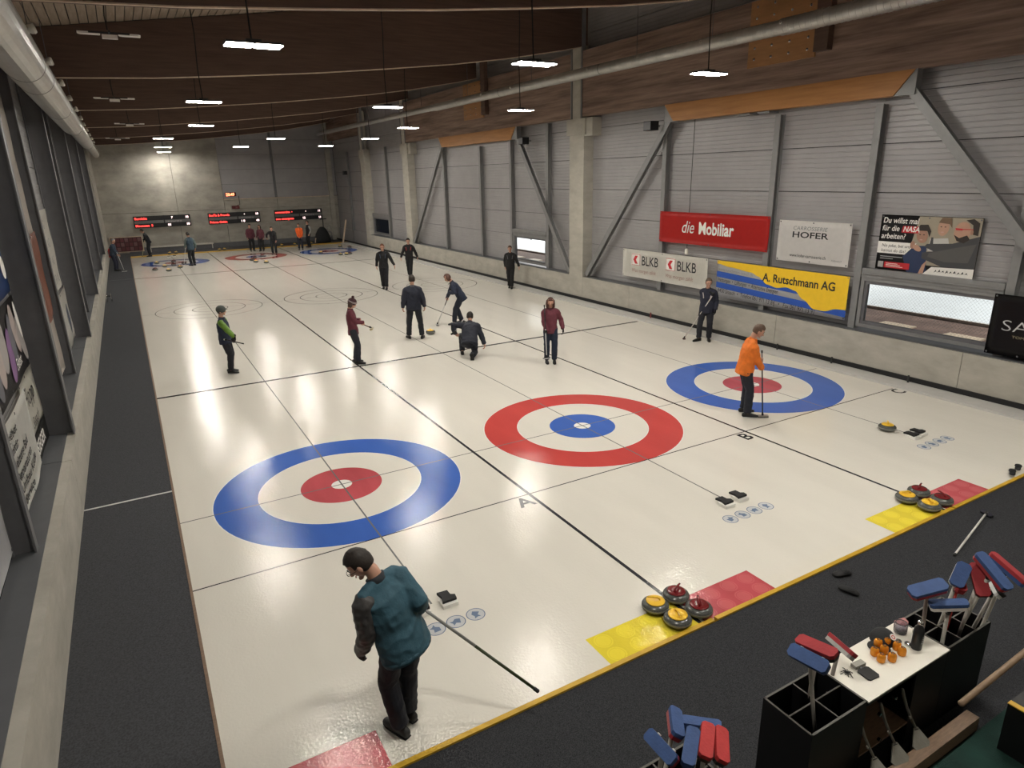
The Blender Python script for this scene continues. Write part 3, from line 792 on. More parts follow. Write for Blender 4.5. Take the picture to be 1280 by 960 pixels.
    B.loft([C(-.10), C(0), C(.12), C(.28), C(.40), C(.47), C(.50)], [(.13*k, .10*k), (.145*k, .105*k), (.125*k, .09*k), (.14*k, .10*k), (.15*k, .095*k), (.10*k, .07*k), (.06*k, .06*k)], 16, ref=rg)
    B.loft([C(.47), N, nk, nk + hu*.05*k], [(.068*k, .062*k), (.058*k, .058*k), (.055*k, .058*k), (.05*k, .055*k)], 14, ref=rg)
    HM = Matrix((( hr.x, hf.x, hu.x, hc.x), (hr.y, hf.y, hu.y, hc.y), (hr.z, hf.z, hu.z, hc.z), (0, 0, 0, 1))) @ Matrix.Scale(k*1.07, 4)
    hb = MB(); hb.ell((0, 0, .02), (.077, .096, .105), None, 24, 16)
    for v in hb.bm.verts:
        z = v.co.z
        if z < .02:
            t = (.02 - z) / .105; v.co.x *= 1 - .34*t*t; v.co.y = v.co.y*(1 - .22*t*t) + .016*t
        if v.co.y > .05 and abs(z) < .05: v.co.y -= .004
    me = hb.mesh('t', SKIN); me.transform(HM); B.bm.from_mesh(me); bpy.data.meshes.remove(me)
    B.loft([V((0, .082, .03)), V((0, .098, .0)), V((0, .112, -.022)), V((0, .098, -.03))], [.009, .012, .014, .009], 8, M=HM)
    for s in (-1, 1): B.ell((s*.078, -.005, -.002), (.010, .020, .031), HM, 10, 8)
    B.ell((0, .070, -.075), (.026, .024, .018), HM, 10, 8)
    for a in A:
        B.loft([a['S'], a['S'].lerp(a['e'], .3), a['e'], a['e'].lerp(a['w'], .35), a['w'], a['w'] + a['d']*.015*k], [.036*k, .040*k, .037*k, .037*k, .025*k, .024*k], 12)
    for h, kn_, a in zip(hipj, knee, ank):
        B.loft([h, h.lerp(kn_, .35), kn_, kn_.lerp(a, .35), a], [.078*k, .070*k, .050*k, .050*k, .034*k], 12)
    fingers = []
    for a in A:
        pal, fin = hand_mesh(a['w'], a['d'], a['n'], a['t'], k, a['curl'], 1.0, .8 if a['curl'] > 1 else .35)
        for p_, r_, sd_ in pal: B.loft(p_, r_, 12, ref=sd_)
        fingers += fin if not glove else []
    Bm = remesh(B, vox * .85, 1)
    for p_, r_ in fingers: Bm.loft(p_, r_, 8)
    Bm.build('body', SKIN, root, smooth=True)
    if glove:
        gm = cm('glove', glove)
        for a in A:
            G = MB(); pal, fin = hand_mesh(a['w'], a['d'], a['n'], a['t'], k, a['curl'], 1.25, .8 if a['curl'] > 1 else .35)
            for p_, r_, sd_ in pal: G.loft([p_[0] - a['d']*.04*k] + p_, [(.034*k, .028*k)] + r_, 12, ref=sd_)
            G = remesh(G, .007, 1)
            for p_, r_ in fin: G.loft(p_, r_, 8)
            G.build('glove', gm, root, smooth=True)
    # ---- face bits
    for s in (-1, 1):
        MB().ell((s*.029, .0835, .018), (.011, .006, .006), HM, 8, 6).build('eye', EYE, root, smooth=True)
        if vox < .012: MB().loft([(s*.014, .093, .036), (s*.030, .091, .040), (s*.046, .080, .034)], [(.003, .004)]*3, 6, M=HM).build('eyebrow', cm('brow%s' % (hcol,), hcol), root, smooth=True)
    MB().loft([(-.022, .089, -.046), (0, .097, -.045), (.022, .089, -.046)], [.004, .006, .004], 6, M=HM).build('mouth', LIPS, root, smooth=True)
    if glasses:
        g = MB()
        for s in (-1, 1):
            c = V((s*.032, .100, .016)); pts = [c + V((.024*math.cos(t), .002, .017*math.sin(t))) for t in [2*PI*q/14 for q in range(15)]]
            g.tube(pts, .0022, 5, M=HM); g.tube([c + V((s*.024, 0, .006)), V((s*.082, .06, .012)), V((s*.084, -.005, .008))], .002, 5, M=HM)
        g.tube([(-.010, .104, .02), (.010, .104, .02)], .002, 5, M=HM)
        g.build('glasses', RUB, root)
    # ---- hair and hats
    hm = cm('hair%s' % (hcol,), hcol, var=.3, scale=60, rough=.6)
    if hair:
        h_ = MB(); h_.ell((0, 0, .02), (.077, .096, .105), None, 28, 20)
        for v in h_.bm.verts:
            c = v.co - V((0, 0, .02)); dx, dy, dz = c.x/.077, c.y/.096, c.z/.105
            front = dy > (.30 if dz > -.2 else -.1)
            lim = .52 - .1*abs(dx)
            cover = (dz > lim) if dy > .35 else (dz > -.15 if dy > -.15 else dz > (-.62 if hair != 'long' else -.95))
            if hair in ('long', 'bob') and dy < .45 and abs(dx) > .55: cover = dz > -1.0 and dy < .2
            if hair == 'bald': cover = cover and dz < .35
            s_ = 1.0 + ((.12 if dz > .3 or hair in ('long', 'bob') else .075) if hair != 'bald' else .06) + (.05*noise.noise(v.co*38)) if cover else .86
            v.co = V((0, 0, .02)) + V((c.x*s_, c.y*s_, c.z*(s_ if dz > 0 else (s_ if cover else .86))))
        if hair == 'long':
            h_.loft([(0, -.07, .02), (0, -.095, -.06), (0, -.10, -.13), (0, -.085, -.19)], [(.085, .05), (.088, .045), (.08, .04), (.055, .03)], 14, ref=(1, 0, 0))
            for s in (-1, 1): h_.loft([(s*.076, .0, .05), (s*.086, .0, -.03), (s*.085, .01, -.11), (s*.07, .02, -.16)], [(.028, .05), (.028, .05), (.026, .045), (.015, .03)], 10, ref=(1, 0, 0))
        if hair == 'bob':
            for s in (-1, 1): h_.loft([(s*.07, -.01, .05), (s*.084, -.015, -.02), (s*.078, -.01, -.08)], [(.026, .055), (.028, .06), (.02, .05)], 10, ref=(1, 0, 0))
        if vox < .012: 
            for v in h_.bm.verts: v.co += v.co.normalized()*.004*noise.noise(V((v.co.x*160, v.co.y*50, v.co.z*160)))
        me = h_.mesh('hair', hm, True); me.transform(HM); link('hair', me, root)
    if extra == 'beanie':
        bm1 = MB().ell((0, -.006, .048), (.094, .112, .10), HM, 20, 12); bm1.build('beanie', cm('beanie_wool', (.045, .012, .018)), root, smooth=True)
        MB().lathe([(.092, .035), (.099, .04), (.100, .066), (.093, .07)], 24, M=HM @ Matrix.Scale(1.17, 4, (0, 1, 0))).build('beanie_band', cm('band_wool', (.42, .36, .36)), root, smooth=True)
        MB().lathe([(.090, .05), (.101, .054), (.101, .06), (.09, .062)], 24, M=HM @ Matrix.Scale(1.175, 4, (0, 1, 0))).build('beanie_stripe', cm('beanie_wool', (.045, .012, .018)), root, smooth=True)
        MB().ell((0, -.03, .165), (.036, .036, .034), HM, 12, 8).build('pompom', cm('beanie_wool', (.045, .012, .018)), root, smooth=True)
    if extra in ('cap', 'helmet'):
        MB().ell((0, -.004, .045), (.096, .115, .102), HM, 20, 12).build('cap', cm('cap%s' % (hcol,), hcol), root, smooth=True)
        MB().ell((0, .10, .052), (.06, .055, .009), HM, 16, 6).build('cap_brim', cm('cap%s' % (hcol,), hcol), root, smooth=True)
    # ---- jacket
    q = (fit + .06) * fem
    J = MB()
    J.loft([C(hem), C(-.02), C(.11), C(.27), C(.385), C(.455), C(.505)],
           [(.178*k*q + .004, .138*k*q), (.180*k*q, .138*k*q), (.165*k*q, .126*k*q), (.178*k*q, .132*k*q), (.182*k*q, .118*k*q), (.135*k*q, .092*k), (.082*k, .078*k)], 20, ref=rg, ck=(.12, .3))
    for a in A: J.loft([C(.50) + rg*a['s']*.02*k, C(.475) + rg*a['s']*.09*k, a['S'] + up*.012*k], [.055*k, .060*k, .056*k], 12)
    S2 = MB() if scol else J
    oneside = scol is not None and ell == 'left'
    sl = 1.08 if puffy else 1.0
    for a in A:
        w2 = a['w']
        (J if (oneside and a['s'] > 0) else S2).loft([a['S'] - rg*a['s']*.03*k, a['S'].lerp(a['e'], .12), a['S'].lerp(a['e'], .5), a['e'], a['e'].lerp(w2, .4), w2],
                [.066*k*q*sl, .072*k*q*sl, .067*k*q*sl, .061*k*q*sl, .057*k*q*sl, .045*k*q*sl], 14, ck=(.8, .2))
    jm = cm('jacket%s' % (jcol,), jcol)
    J = wrinkle(remesh(J, vox, 3), .010, 7.5, pos[0]); J.build('jacket', jm, root, smooth=True)
    if scol: S2 = wrinkle(remesh(S2, vox, 2), .009, 10, pos[0] + 3); S2.build('sleeve', cm('sleeve%s' % (scol,), scol, rough=.45), root, smooth=True)
    cc = collar or tuple(x*.7 for x in jcol)
    MB().loft([C(.475), C(.515) + fd*.005, C(.545) + fd*.012], [(.083*k, .078*k), (.076*k, .074*k), (.077*k, .076*k)], 18, ref=rg, cap=False).build('collar', cm('collar%s' % (cc,), cc), root, smooth=True)
    MB().loft([C(hem - .008), C(hem + .035)], [(.176*k*q + .006, .138*k*q + .003)] * 2, 22, ref=rg, cap=False).build('hem_band', cm('hem%s' % (jcol,), tuple(x*.8 for x in jcol)), root, smooth=True)
    if stripe:
        for s in (-1, 1):
            MB().loft([C(.43) + rg*s*.12*k + fd*.108*k, C(.36) + rg*s*.10*k + fd*.13*k, C(.28) + rg*s*.09*k + fd*.138*k], [(.012, .005)]*3, 8, ref=rg).build('shoulder_stripe', cm('stripe%s' % (stripe,), stripe), root, smooth=True)
    if puffy:
        for u in (-.02, .06, .14, .22, .30, .37):
            MB().loft([C(u), C(u + .06)], [(.186*k*q, .143*k*q)]*2, 20, ref=rg).build('quilt_ring', jm, root, smooth=True) if False else None
    # ---- trousers
    Tm = MB()
    Tm.loft([C(.06), C(-.03), C(-.11)], [(.150*k*fem, .112*k), (.168*k*fem, .128*k), (.150*k, .118*k)], 18, ref=rg)
    for h, kn_, a in zip(hipj, knee, ank):
        Tm.loft([h + up*.02*k, h.lerp(kn_, .3), h.lerp(kn_, .7), kn_, kn_.lerp(a, .35), kn_.lerp(a, .75), a + (kn_-a)*.04], [.100*k, .102*k, .090*k, .080*k, .078*k, .074*k, .074*k], 14, ck=(.5, .15))
    Tm = wrinkle(remesh(Tm, vox, 2), .008, 8, pos[1]); Tm.build('trousers', cm('trousers%s' % (trousers,), trousers), root, smooth=True)
    # ---- shoes
    sm = cm('shoe%s' % (shoe,), shoe, rough=.5)
    for a, td in zip(ank, toe):
        sidev = td.cross(V((0, 0, 1)));
        if sidev.length < .2: sidev = V((1, 0, 0))
        sidev.normalize(); uu = sidev.cross(td).normalized(); uu = uu if uu.z >= -.2 else -uu
        b = a - uu*.045*k
        S_ = MB(); S_.loft([b - td*.075*k + uu*.005, b - td*.02*k + uu*.012*k, b + td*.07*k, b + td*.14*k - uu*.006*k, b + td*.19*k - uu*.012*k],
                 [(.036*k, .040*k), (.041*k, .052*k), (.046*k, .042*k), (.046*k, .032*k), (.034*k, .024*k)], 14, ref=sidev)
        if abs(td.z) < .2:
            zb = a.z - .085*k + .012
            for v in S_.bm.verts: v.co.z = max(v.co.z, zb)
        so = S_.build('shoe', sm, root, smooth=True)
        SO = MB(); SO.loft([b - td*.085*k, b - td*.03*k, b + td*.06*k, b + td*.14*k, b + td*.195*k], [(.034*k, .008)]+[(.043*k, .008), (.047*k, .008), (.047*k, .008), (.030*k, .008)], 12, ref=sidev)
        sh_ = (b - uu*.034*k)
        for v in SO.bm.verts: v.co -= uu*.030*k
        if abs(td.z) < .2:
            mz = min(v.co.z for v in SO.bm.verts)
            for v in SO.bm.verts: v.co.z += (a.z - .085*k) - mz
        SO.build('sole', cm('sole%s' % (sole,), sole) if sole else RUB, so, smooth=True)
    return root

# ---------------------------------------------------------------- brooms
def broom(label, head, top, hdir, pad=(.02, .02, .02), plate=(.6, .6, .58), shaft=(.02, .02, .02), shaft2=None, normal=None, size=(.26, .075), rs=.0125, name='curling_broom', group=None, rivets=False, hlen=1.0, cat='broom'):
    head, top, hdir = V(head), V(top), V(hdir).normalized()
    r = empty(name, head, 0, label, cat, group)
    ax = (top - head).normalized(); L_ = (top - head).length
    n = V(normal).normalized() if normal else V((0, 0, -1))
    hd = (hdir - n*hdir.dot(n)).normalized(); sd = n.cross(hd)
    M = Matrix(((hd.x, sd.x, n.x, 0), (hd.y, sd.y, n.y, 0), (hd.z, sd.z, n.z, 0), (0, 0, 0, 1)))
    l, w_ = size[0]/2, size[1]/2; th = .058 if name == 'stand_broom' else .034
    rr = lambda a, b, q=.6: [(-a, -b*q), (-a + b*(1-q), -b), (a - b*(1-q), -b), (a, -b*q), (a, b*q), (a - b*(1-q), b), (-a + b*(1-q), b), (-a, b*q)]
    MB().prism(rr(l*.97, w_*.96), -.004, th*.45, M).build('head_plate', cm('plate%s' % (plate,), plate, rough=.35), r)
    MB().prism(rr(l, w_), th*.45, th, M).build('brush_pad', cm('pad%s' % (pad,), pad, rough=.7), r, bevel=.004)
    if rivets:
        for s in (-1, 1): MB().lathe([(0, 0), (.013, 0), (.013, .006), (0, .008)], 12, M=M @ Matrix.Translation((s*l*.55, w_*1.02, .024)) @ Matrix.Rotation(-PI/2, 4, 'X')).build('rivet', WHITE, r)
    MB().loft([V((0, 0, 0)) - n*.004, -n*.02 + ax*.02, ax*.06], [.020, .019, .016], 10).build('hinge', RUB, r, smooth=True)
    split = .55 if shaft2 else .999
    MB().loft([ax*.03, ax*L_*split], [rs, rs], 10, cap=False).build('shaft', cm('shaft%s' % (shaft,), shaft, rough=.3), r, smooth=True)
    if shaft2: MB().loft([ax*L_*split, ax*L_], [rs*1.03, rs*1.03], 10, cap=False).build('upper_shaft', cm('shaft%s' % (shaft2,), shaft2, rough=.3), r, smooth=True)
    MB().loft([ax*(L_ - .03), ax*(L_ + .01)], [rs*1.3]*2, 10).build('end_cap', RUB, r, smooth=True)
    return r
def grip(b0, b1, t, flip=1, *more):
    a, b = V(b0), V(b1); return ('grip', a.lerp(b, t), (b - a).normalized(), flip) + more

CAMP = V((-2.22, -9.37, 0))
# 1 nearest man, teal jacket with dark sleeves
h1, t1 = (-.74, -4.70, 1.16), (.15, -5.47, .30)
person('tallest man in front in teal jacket with grey left sleeve looking down', (-.87, -4.98), (-.46, .88), H=1.80, lean=15, side=-7, twist=-6, head=(34, 38),
       arms=[('hang', -.02, .10, .51), ('grip', V(h1).lerp(V(t1), .15), (V(t1)-V(h1)).normalized(), -1, V((.3, .9, -.35)), V((.25, -.5, -1.0)))],
       feet=[(-.06, .0, 0, -6), (.11, .06, 0, -12)], jcol=(.032, .088, .122), scol=(.055, .052, .052), trousers=(.008, .010, .019), collar=(.018, .022, .028),
       hair='short', hcol=(.022, .016, .013), glove=(.006, .006, .007), glasses=True, vox=.0085, fit=1.16, hem=-.15, ell='left')
broom('broom with dark olive pole held behind the back by the man in teal', h1, t1, (.9, .2, .2), normal=(-.5, .3, -.6), pad=(.55, .55, .5), shaft=(.25, .25, .24), shaft2=(.035, .045, .018), rs=.0135)
# 2 green and navy jacket
person('person in navy and lime green jacket with grey cap holding a stick', (-.57, 7.65), (.93, -.37), H=1.64, lean=-2, head=(2, 0),
       arms=[('hang', .02, .12), ('grip', (-.42, 7.20, .86), (.5, -.5, -.12), 1)], feet=[(-.09, -.03, 0, 4), (.09, .03, 0, -6)], jcol=(.018, .026, .055), scol=(.13, .25, .03), hair='short',
       hcol=(.07, .08, .075), extra='cap', glove=(.01, .01, .01), hem=-.14, fit=1.06, sole=(.5, .5, .5))
broom('short dark stick held by the person in lime green sleeves', (-.62, 7.40, .90), (-.27, 7.05, .82), (1, .5, 0), size=(.06, .03), normal=(-.7, .7, .1), shaft=(.03, .02, .02))
# 3 maroon jacket, bobble hat
person('woman in maroon jacket and striped bobble hat by the thick hog line', (2.31, 6.71), (.93, -.37), H=1.66, lean=-3, head=(26, -8), female=True,
       arms=[('grip', (2.50, 6.78, 1.03), (.8, -.35, -.35), -1), ('grip', (2.56, 6.70, .99), (.8, -.35, -.35), 1)], feet=[(-.10, -.03, 0, 4), (.10, .05, 0, -8)], jcol=(.125, .026, .040), trousers=(.018, .02, .03),
       hair='bob', hcol=(.05, .025, .018), extra='beanie', fit=1.04, hem=-.14)
broom('broom with yellowish head held level by the woman in the bobble hat', (2.74, 6.62, .88), (2.36, 6.88, 1.10), (.3, .8, .1), normal=(.2, -.1, -1), pad=(.45, .35, .16), plate=(.4, .35, .25), shaft=(.10, .03, .03))
# 4 man in navy seen from behind
person('broad man in dark navy jacket seen from behind beside the moving stone', (4.59, 8.37), (.35, .94), H=1.82, lean=3, head=(8, 0), arms=[('hang', .12, .02), ('hang', .12, .0)],
       feet=[(-.19, .05, 0, 20), (.19, -.05, 0, -14)], jcol=(.016, .019, .034), trousers=(.012, .014, .02), hair='short', hcol=(.035, .026, .02), collar=(.11, .11, .12), fit=1.12, hem=-.12)
# 5 sweeper
h5, t5 = (5.84, 9.66, .03), (6.27, 9.42, 1.12)
person('sweeping player in dark navy leaning over a broom', (6.44, 9.43), (-.86, .42), H=1.74, lean=30, head=(22, 0), arms=[grip(h5, t5, .92, 1), grip(h5, t5, .60, -1)],
       feet=[(-.12, .10, 0, 6), (.12, -.14, 0, -10)], pelvis=(0, -.14, .90), jcol=(.014, .020, .042), trousers=(.012, .016, .03), hair='bob', hcol=(.10, .045, .03), hem=-.16)
broom('pale broom sweeping in front of the moving stone', h5, t5, (-.3, -.9, 0), normal=(0, 0, -1), pad=(.03, .03, .03), plate=(.3, .3, .3), shaft=(.5, .5, .48), shaft2=(.03, .03, .03))
# 6 crouching
person('player in dark jacket crouching on one knee with a hand on the ice', (5.08, 5.80), (.50, .866), H=1.78, lean=44, head=(10, 0), pelvis=(.02, -.16, .44), 
       arms=[('at', (-.36, .05, .55), (.2, .8, -.4), (-1, -.4, 0)), ('at', (.44, .10, .105), (.15, .25, -1), (.6, -.6, 0))],
       feet=[(-.20, .06, 0, 8), (.10, -.52, .12, 0, (0, .25, -1))], knees=[(-.22, .30, .47), (.14, -.02, .08)], jcol=(.020, .023, .036), trousers=(.012, .014, .022), hair='short', hcol=(.02, .016, .014), fit=1.14, hem=-.14, collar=(.02, .02, .03))
broom('white and black broom tucked under the arm of the crouching player', (4.72, 5.95, .62), (5.35, 6.32, 1.02), (-.5, .6, -.5), normal=(-.8, -.5, -.2), pad=(.02, .02, .02), plate=(.03, .03, .03), shaft=(.55, .55, .55), size=(.20, .05))
# 7 woman in maroon facing us
h7, t7 = (6.20, 3.80, .20), (6.22, 3.92, 1.47)
person('woman in maroon jacket with brown hair facing the viewpoint', (6.42, 3.96), (-.50, -.86), H=1.64, lean=2, head=(16, 0), female=True,
       arms=[('hang', .16, .06, .47), grip(h7, t7, .50, 1)], feet=[(-.09, .02, 0, 0), (.10, .0, 0, 6)], jcol=(.125, .028, .042), trousers=(.010, .016, .035), hair='long', hcol=(.075, .028, .020), glove=(.008, .008, .008), fit=1.06, puffy=1, hem=-.13)
broom('slim dark and white broom held upright by the woman facing us', h7, t7, (.86, -.5, .1), normal=(0, -.3, -1), pad=(.5, .5, .5), plate=(.03, .03, .03), shaft=(.5, .5, .5), shaft2=(.02, .02, .02), size=(.20, .06))
# 8 man by the wall
person('slim man in black walking along the wall below the small window', (11.27, 14.46), (-.55, -.83), H=1.72, lean=2, head=(6, 0), arms=[('hang', .20, .10), ('hang', .04, .0)],
       feet=[(-.05, .12, 0, 0), (.06, -.10, 0, 0)], jcol=(.010, .010, .011), trousers=(.009, .009, .01), hair='short', hcol=(.10, .05, .03), stripe=(.12, .12, .13), vox=.014)
# 9, 10 two walking men
person('man in black tracksuit with glasses walking towards us', (6.92, 17.59), (-.38, -.92), H=1.86, lean=2, head=(6, 0), arms=[('hang', .26, .10), ('hang', .10, -.05)],
       feet=[(-.06, .12, 0, 0), (.08, -.14, 0, 0)], jcol=(.010, .010, .012), trousers=(.010, .010, .014), hair='short', hcol=(.16, .06, .03), stripe=(.05, .07, .12), glasses=True, vox=.014)
person('dark haired man in black and red training top behind the walking pair', (9.09, 20.23), (-.42, -.90), H=1.78, lean=3, head=(8, 0), arms=[('hang', .20, -.02), ('hang', .20, -.02)],
       feet=[(-.03, .10, 0, 0), (.05, -.12, 0, 0)], jcol=(.012, .010, .012), trousers=(.012, .012, .014), hair='short', hcol=(.016, .012, .010), stripe=(.42, .05, .05), vox=.014)
# 11 man by the wall with a broom
h11, t11 = (10.80, 3.86, .03), (11.10, 3.14, 1.38)
person('man with glasses in dark navy jacket standing against the concrete wall', (11.12, 3.40), (-.78, -.62), H=1.72, lean=2, head=(8, 20),
       arms=[('hang', .06, .02), ('grip', V(h11).lerp(V(t11), .95), (V(t11)-V(h11)).normalized(), 1)], feet=[(-.10, -.04, 0, 14), (.16, .06, 0, -40)], jcol=(.016, .018, .036), trousers=(.014, .015, .022),
       hair='short', hcol=(.10, .07, .05), glasses=True, stripe=(.55, .5, .48), fit=1.06, hem=-.14, glove=(.008, .008, .008))
broom('white broom slanting from the hands of the man at the wall', h11, t11, (.6, .8, 0), normal=(0, 0, -1), size=(.10, .08), pad=(.02, .015, .015), plate=(.08, .03, .03), shaft=(.6, .55, .52), shaft2=(.6, .55, .52))
# 12 man in orange
h12, t12 = (7.66, -1.50, .03), (7.72, -1.30, 1.24)
person('grey haired man in bright orange pullover beside the right house', (7.46, -1.21), (.80, -.60), H=1.78, lean=9, side=0, head=(26, 0),
       arms=[grip(h12, t12, .86, 1), grip(h12, t12, .74, -1)], feet=[(-.13, .03, 0, 4), (.15, .04, 0, -4)], jcol=(.78, .19, .022), trousers=(.014, .016, .026), hair='short', hcol=(.10, .06, .04), sole=(.6, .6, .58), fit=1.08, hem=-.13, vox=.011, collar=(.7, .16, .02))
broom('dark broom standing on its head in front of the man in orange', h12, t12, (.87, -.5, 0), normal=(0, 0, -1), size=(.22, .09), pad=(.02, .02, .02), plate=(.25, .22, .2), shaft=(.02, .03, .05), shaft2=(.12, .10, .09))
# the far group
person('man in dark clothes on the left walkway near the far end', (-3.05, 32.6), (.75, -.3), H=1.72, lean=10, head=(10, 0), arms=[('hang', .1, .1), ('grip', (-2.82, 32.5, .80), (.1, -.3, 1), 1)], jcol=(.03, .045, .07), trousers=(.012, .014, .03), hair='short', hcol=(.18, .17, .16), vox=.018)
broom('silver broom of the man on the walkway', (-2.68, 32.0, .03), (-2.88, 32.6, 1.05), (1, 0, 0), pad=(.05, .05, .05), shaft=(.6, .6, .6))
person('leaning player in black at the far left corner of the ice', (-1.15, 39.7), (-.95, .2), H=1.78, lean=18, head=(20, 0), arms=[grip((-1.62, 39.5, 0), (-1.30, 39.6, 1.15), .92, 1), grip((-1.62, 39.5, 0), (-1.30, 39.6, 1.15), .62, -1)], jcol=(.014, .015, .022), trousers=(.012, .013, .018), hair='short', hcol=(.02, .016, .015), vox=.018)
broom('pale broom of the leaning player in the far left corner', (-1.62, 39.5, .03), (-1.30, 39.6, 1.15), (0, 1, 0), pad=(.3, .25, .05), shaft=(.5, .48, .3))
person('player in grey blue vest standing in the far left house', (.75, 32.4), (-.5, .86), H=1.84, lean=4, head=(10, 0), arms=[grip((.30, 32.9, 0), (.55, 32.75, 1.1), .8, 1), ('hang', .12, .02)], jcol=(.035, .06, .085), trousers=(.010, .011, .014), hair='short', hcol=(.02, .016, .014), scol=(.10, .13, .12), vox=.018)
broom('pale broom of the player in the grey blue vest', (.30, 32.9, .03), (.55, 32.75, 1.15), (1, 0, 0), pad=(.25, .05, .05), shaft=(.55, .55, .5))
person('left one of two players in maroon behind the far middle house', (4.92, 38.4), (.1, -1), H=1.76, lean=2, head=(6, 0), arms=[('hang', .06, .06), ('hang', .06, .06)], jcol=(.10, .026, .038), trousers=(.012, .012, .014), hair='short', hcol=(.02, .014, .012), vox=.018)
person('right one of two players in maroon behind the far middle house', (5.48, 38.0), (-.5, -.9), H=1.70, female=True, lean=2, head=(6, 0), arms=[('hang', .06, .06), ('hang', .10, .02)], jcol=(.115, .032, .045), trousers=(.012, .012, .014), hair='long', hcol=(.05, .02, .016), vox=.018)
person('bent player in black standing in the far middle house', (5.75, 35.2), (-.3, -.95), H=1.76, lean=16, head=(14, 0), arms=[('hang', .04, .20), ('at', (.34, .10, 1.05))], jcol=(.012, .012, .014), trousers=(.012, .014, .018), hair='short', hcol=(.06, .04, .03), vox=.018)
person('far player in fluorescent orange beside the right house', (7.81, 37.0), (-.2, -.98), H=1.72, lean=5, head=(6, 0), arms=[('hang', -.02, .12), ('hang', -.10, .14)], jcol=(.85, .13, .02), trousers=(.016, .018, .03), hair='short', hcol=(.03, .02, .015), vox=.018)
person('slim far player in black with grey sleeves, farthest to the right', (8.69, 38.3), (-.9, -.3), H=1.80, lean=-2, head=(0, 0), arms=[('hang', .04, .06), ('hang', .04, .06)], jcol=(.012, .012, .014), scol=(.30, .30, .28), trousers=(.012, .014, .018), hair='short', hcol=(.02, .015, .012), vox=.018)

# ---------------------------------------------------------------- curling stones
GRAN = mat('granite', (.085, .088, .082), .22, var=.45, scale=90, detail=6)
BAND = mat('striking_band', (.20, .20, .18), .55, var=.3, scale=90)
HY = mat('yellow_handle', (.85, .52, .04), .3, var=.04)
HR = mat('red_handle', (.16, .010, .012), .25, var=.05)
def make_stone(hm):
    r = empty('curling_stone')
    MB().lathe([(.0, .0), (.055, .0), (.065, .004), (.10, .010), (.132, .030), (.1445, .050), (.1445, .075), (.134, .092), (.105, .108), (.085, .114), (0, .114)], 36).build('granite_body', GRAN, r, smooth=True)
    MB().lathe([(.1440, .048), (.1455, .050), (.1455, .072), (.1440, .074)], 36).build('striking_band', BAND, r, smooth=True)
    MB().lathe([(.0, .1125), (.100, .1125), (.101, .118), (.090, .124), (.04, .128), (0, .128)], 28).build('handle_disc', hm, r, smooth=True)
    MB().loft([(-.045, 0, .122), (-.040, 0, .145), (-.015, 0, .158), (.04, 0, .162), (.085, 0, .158)], [(.014, .012), (.013, .011), (.013, .010), (.013, .010), (.011, .009)], 10, ref=(0, 1, 0)).build('handle_grip', hm, r, smooth=True)
    return r
sy, sr = make_stone(HY), make_stone(HR)
G1, G2 = 'stones parked on the near fields', 'stones in the far houses'
stones = [
 ('y', 2.02, -4.86, 2.5, 'yellow handled stone, left back one of the four parked by the middle board', G1), ('r', 2.33, -4.845, .4, 'red handled stone, back right of the four parked by the middle board', G1),
 ('r', 2.37, -5.148, 1.0, 'red handled stone, front right of the four parked by the middle board', G1), ('y', 2.06, -5.155, 4.4, 'yellow handled stone, front left of the four parked by the middle board', G1),
 ('y', 6.62, -4.86, 2.8, 'yellow handled stone, left back one of the four on the right fields', G1), ('r', 6.94, -4.845, .3, 'red handled stone, back right of the four on the right fields', G1),
 ('r', 6.96, -5.148, 1.2, 'red handled stone, front right of the four on the right fields', G1), ('y', 6.65, -5.155, 4.0, 'yellow handled stone, front left of the four on the right fields', G1),
 ('y', 8.93, -3.15, .6, 'single yellow handled stone before the right foothold', None), ('y', 5.17, 8.64, 1.1, 'moving yellow handled stone beside the man seen from behind', None)]
far = [(-1.23, 31.43, 'r'), (-.61, 30.53, 'y'), (-.69, 32.67, 'y'), (-.21, 33.15, 'r'), (.01, 31.66, 'y'), (-1.0, 34.74, 'y'), (-.1, 34.93, 'r'), (.35, 33.5, 'r')]
farB = [(3.93, 32.48, 'r'), (3.98, 31.46, 'y'), (4.41, 30.63, 'y'), (4.27, 33.72, 'r'), (4.84, 34.31, 'r')]
farC = [(8.27, 33.57, 'y'), (10.42, 36.8, 'y'), (10.78, 35.77, 'r'), (9.03, 31.75, 'y'), (9.35, 31.57, 'y'), (9.64, 31.87, 'r')]
for nm, ls, g in (('left', far, 'stones in the far left house'), ('middle', farB, 'stones in the far middle house'), ('right', farC, 'stones in the far right house')):
    ls2 = sorted(ls, key=lambda q: q[0])
    for i, (x, y, c) in enumerate(ls2):
        ordw = ['leftmost', 'second from the left', 'third from the left', 'fourth from the left', 'fifth from the left', 'sixth from the left', 'seventh from the left', 'eighth from the left']
        wd = 'rightmost' if i == len(ls2)-1 else ordw[i]
        stones.append((c, x, y, i * 1.3, '%s %s handled stone lying at the far %s house' % (wd, 'yellow' if c == 'y' else 'red', nm), g))
bd = [(.0, 40.0, 'y'), (.38, 40.05, 'y'), (3.05, 40.0, 'y'), (3.38, 40.05, 'y'), (7.17, 40.0, 'y'), (8.06, 40.05, 'y'), (9.25, 40.1, 'y')]
for i, (x, y, c) in enumerate(bd):
    stones.append((c, x, y, .7 * i, ['first yellow stone from the left on the far yellow board', 'second yellow stone from the left on the far yellow board', 'left of two yellow stones at the middle of the far board', 'right of two yellow stones at the middle of the far board', 'yellow stone on the far board behind the bent player in black', 'yellow stone on the far board left of the orange player', 'yellow stone on the far board behind the slim black player'][i], 'stones on the far board'))
uy = ur = True
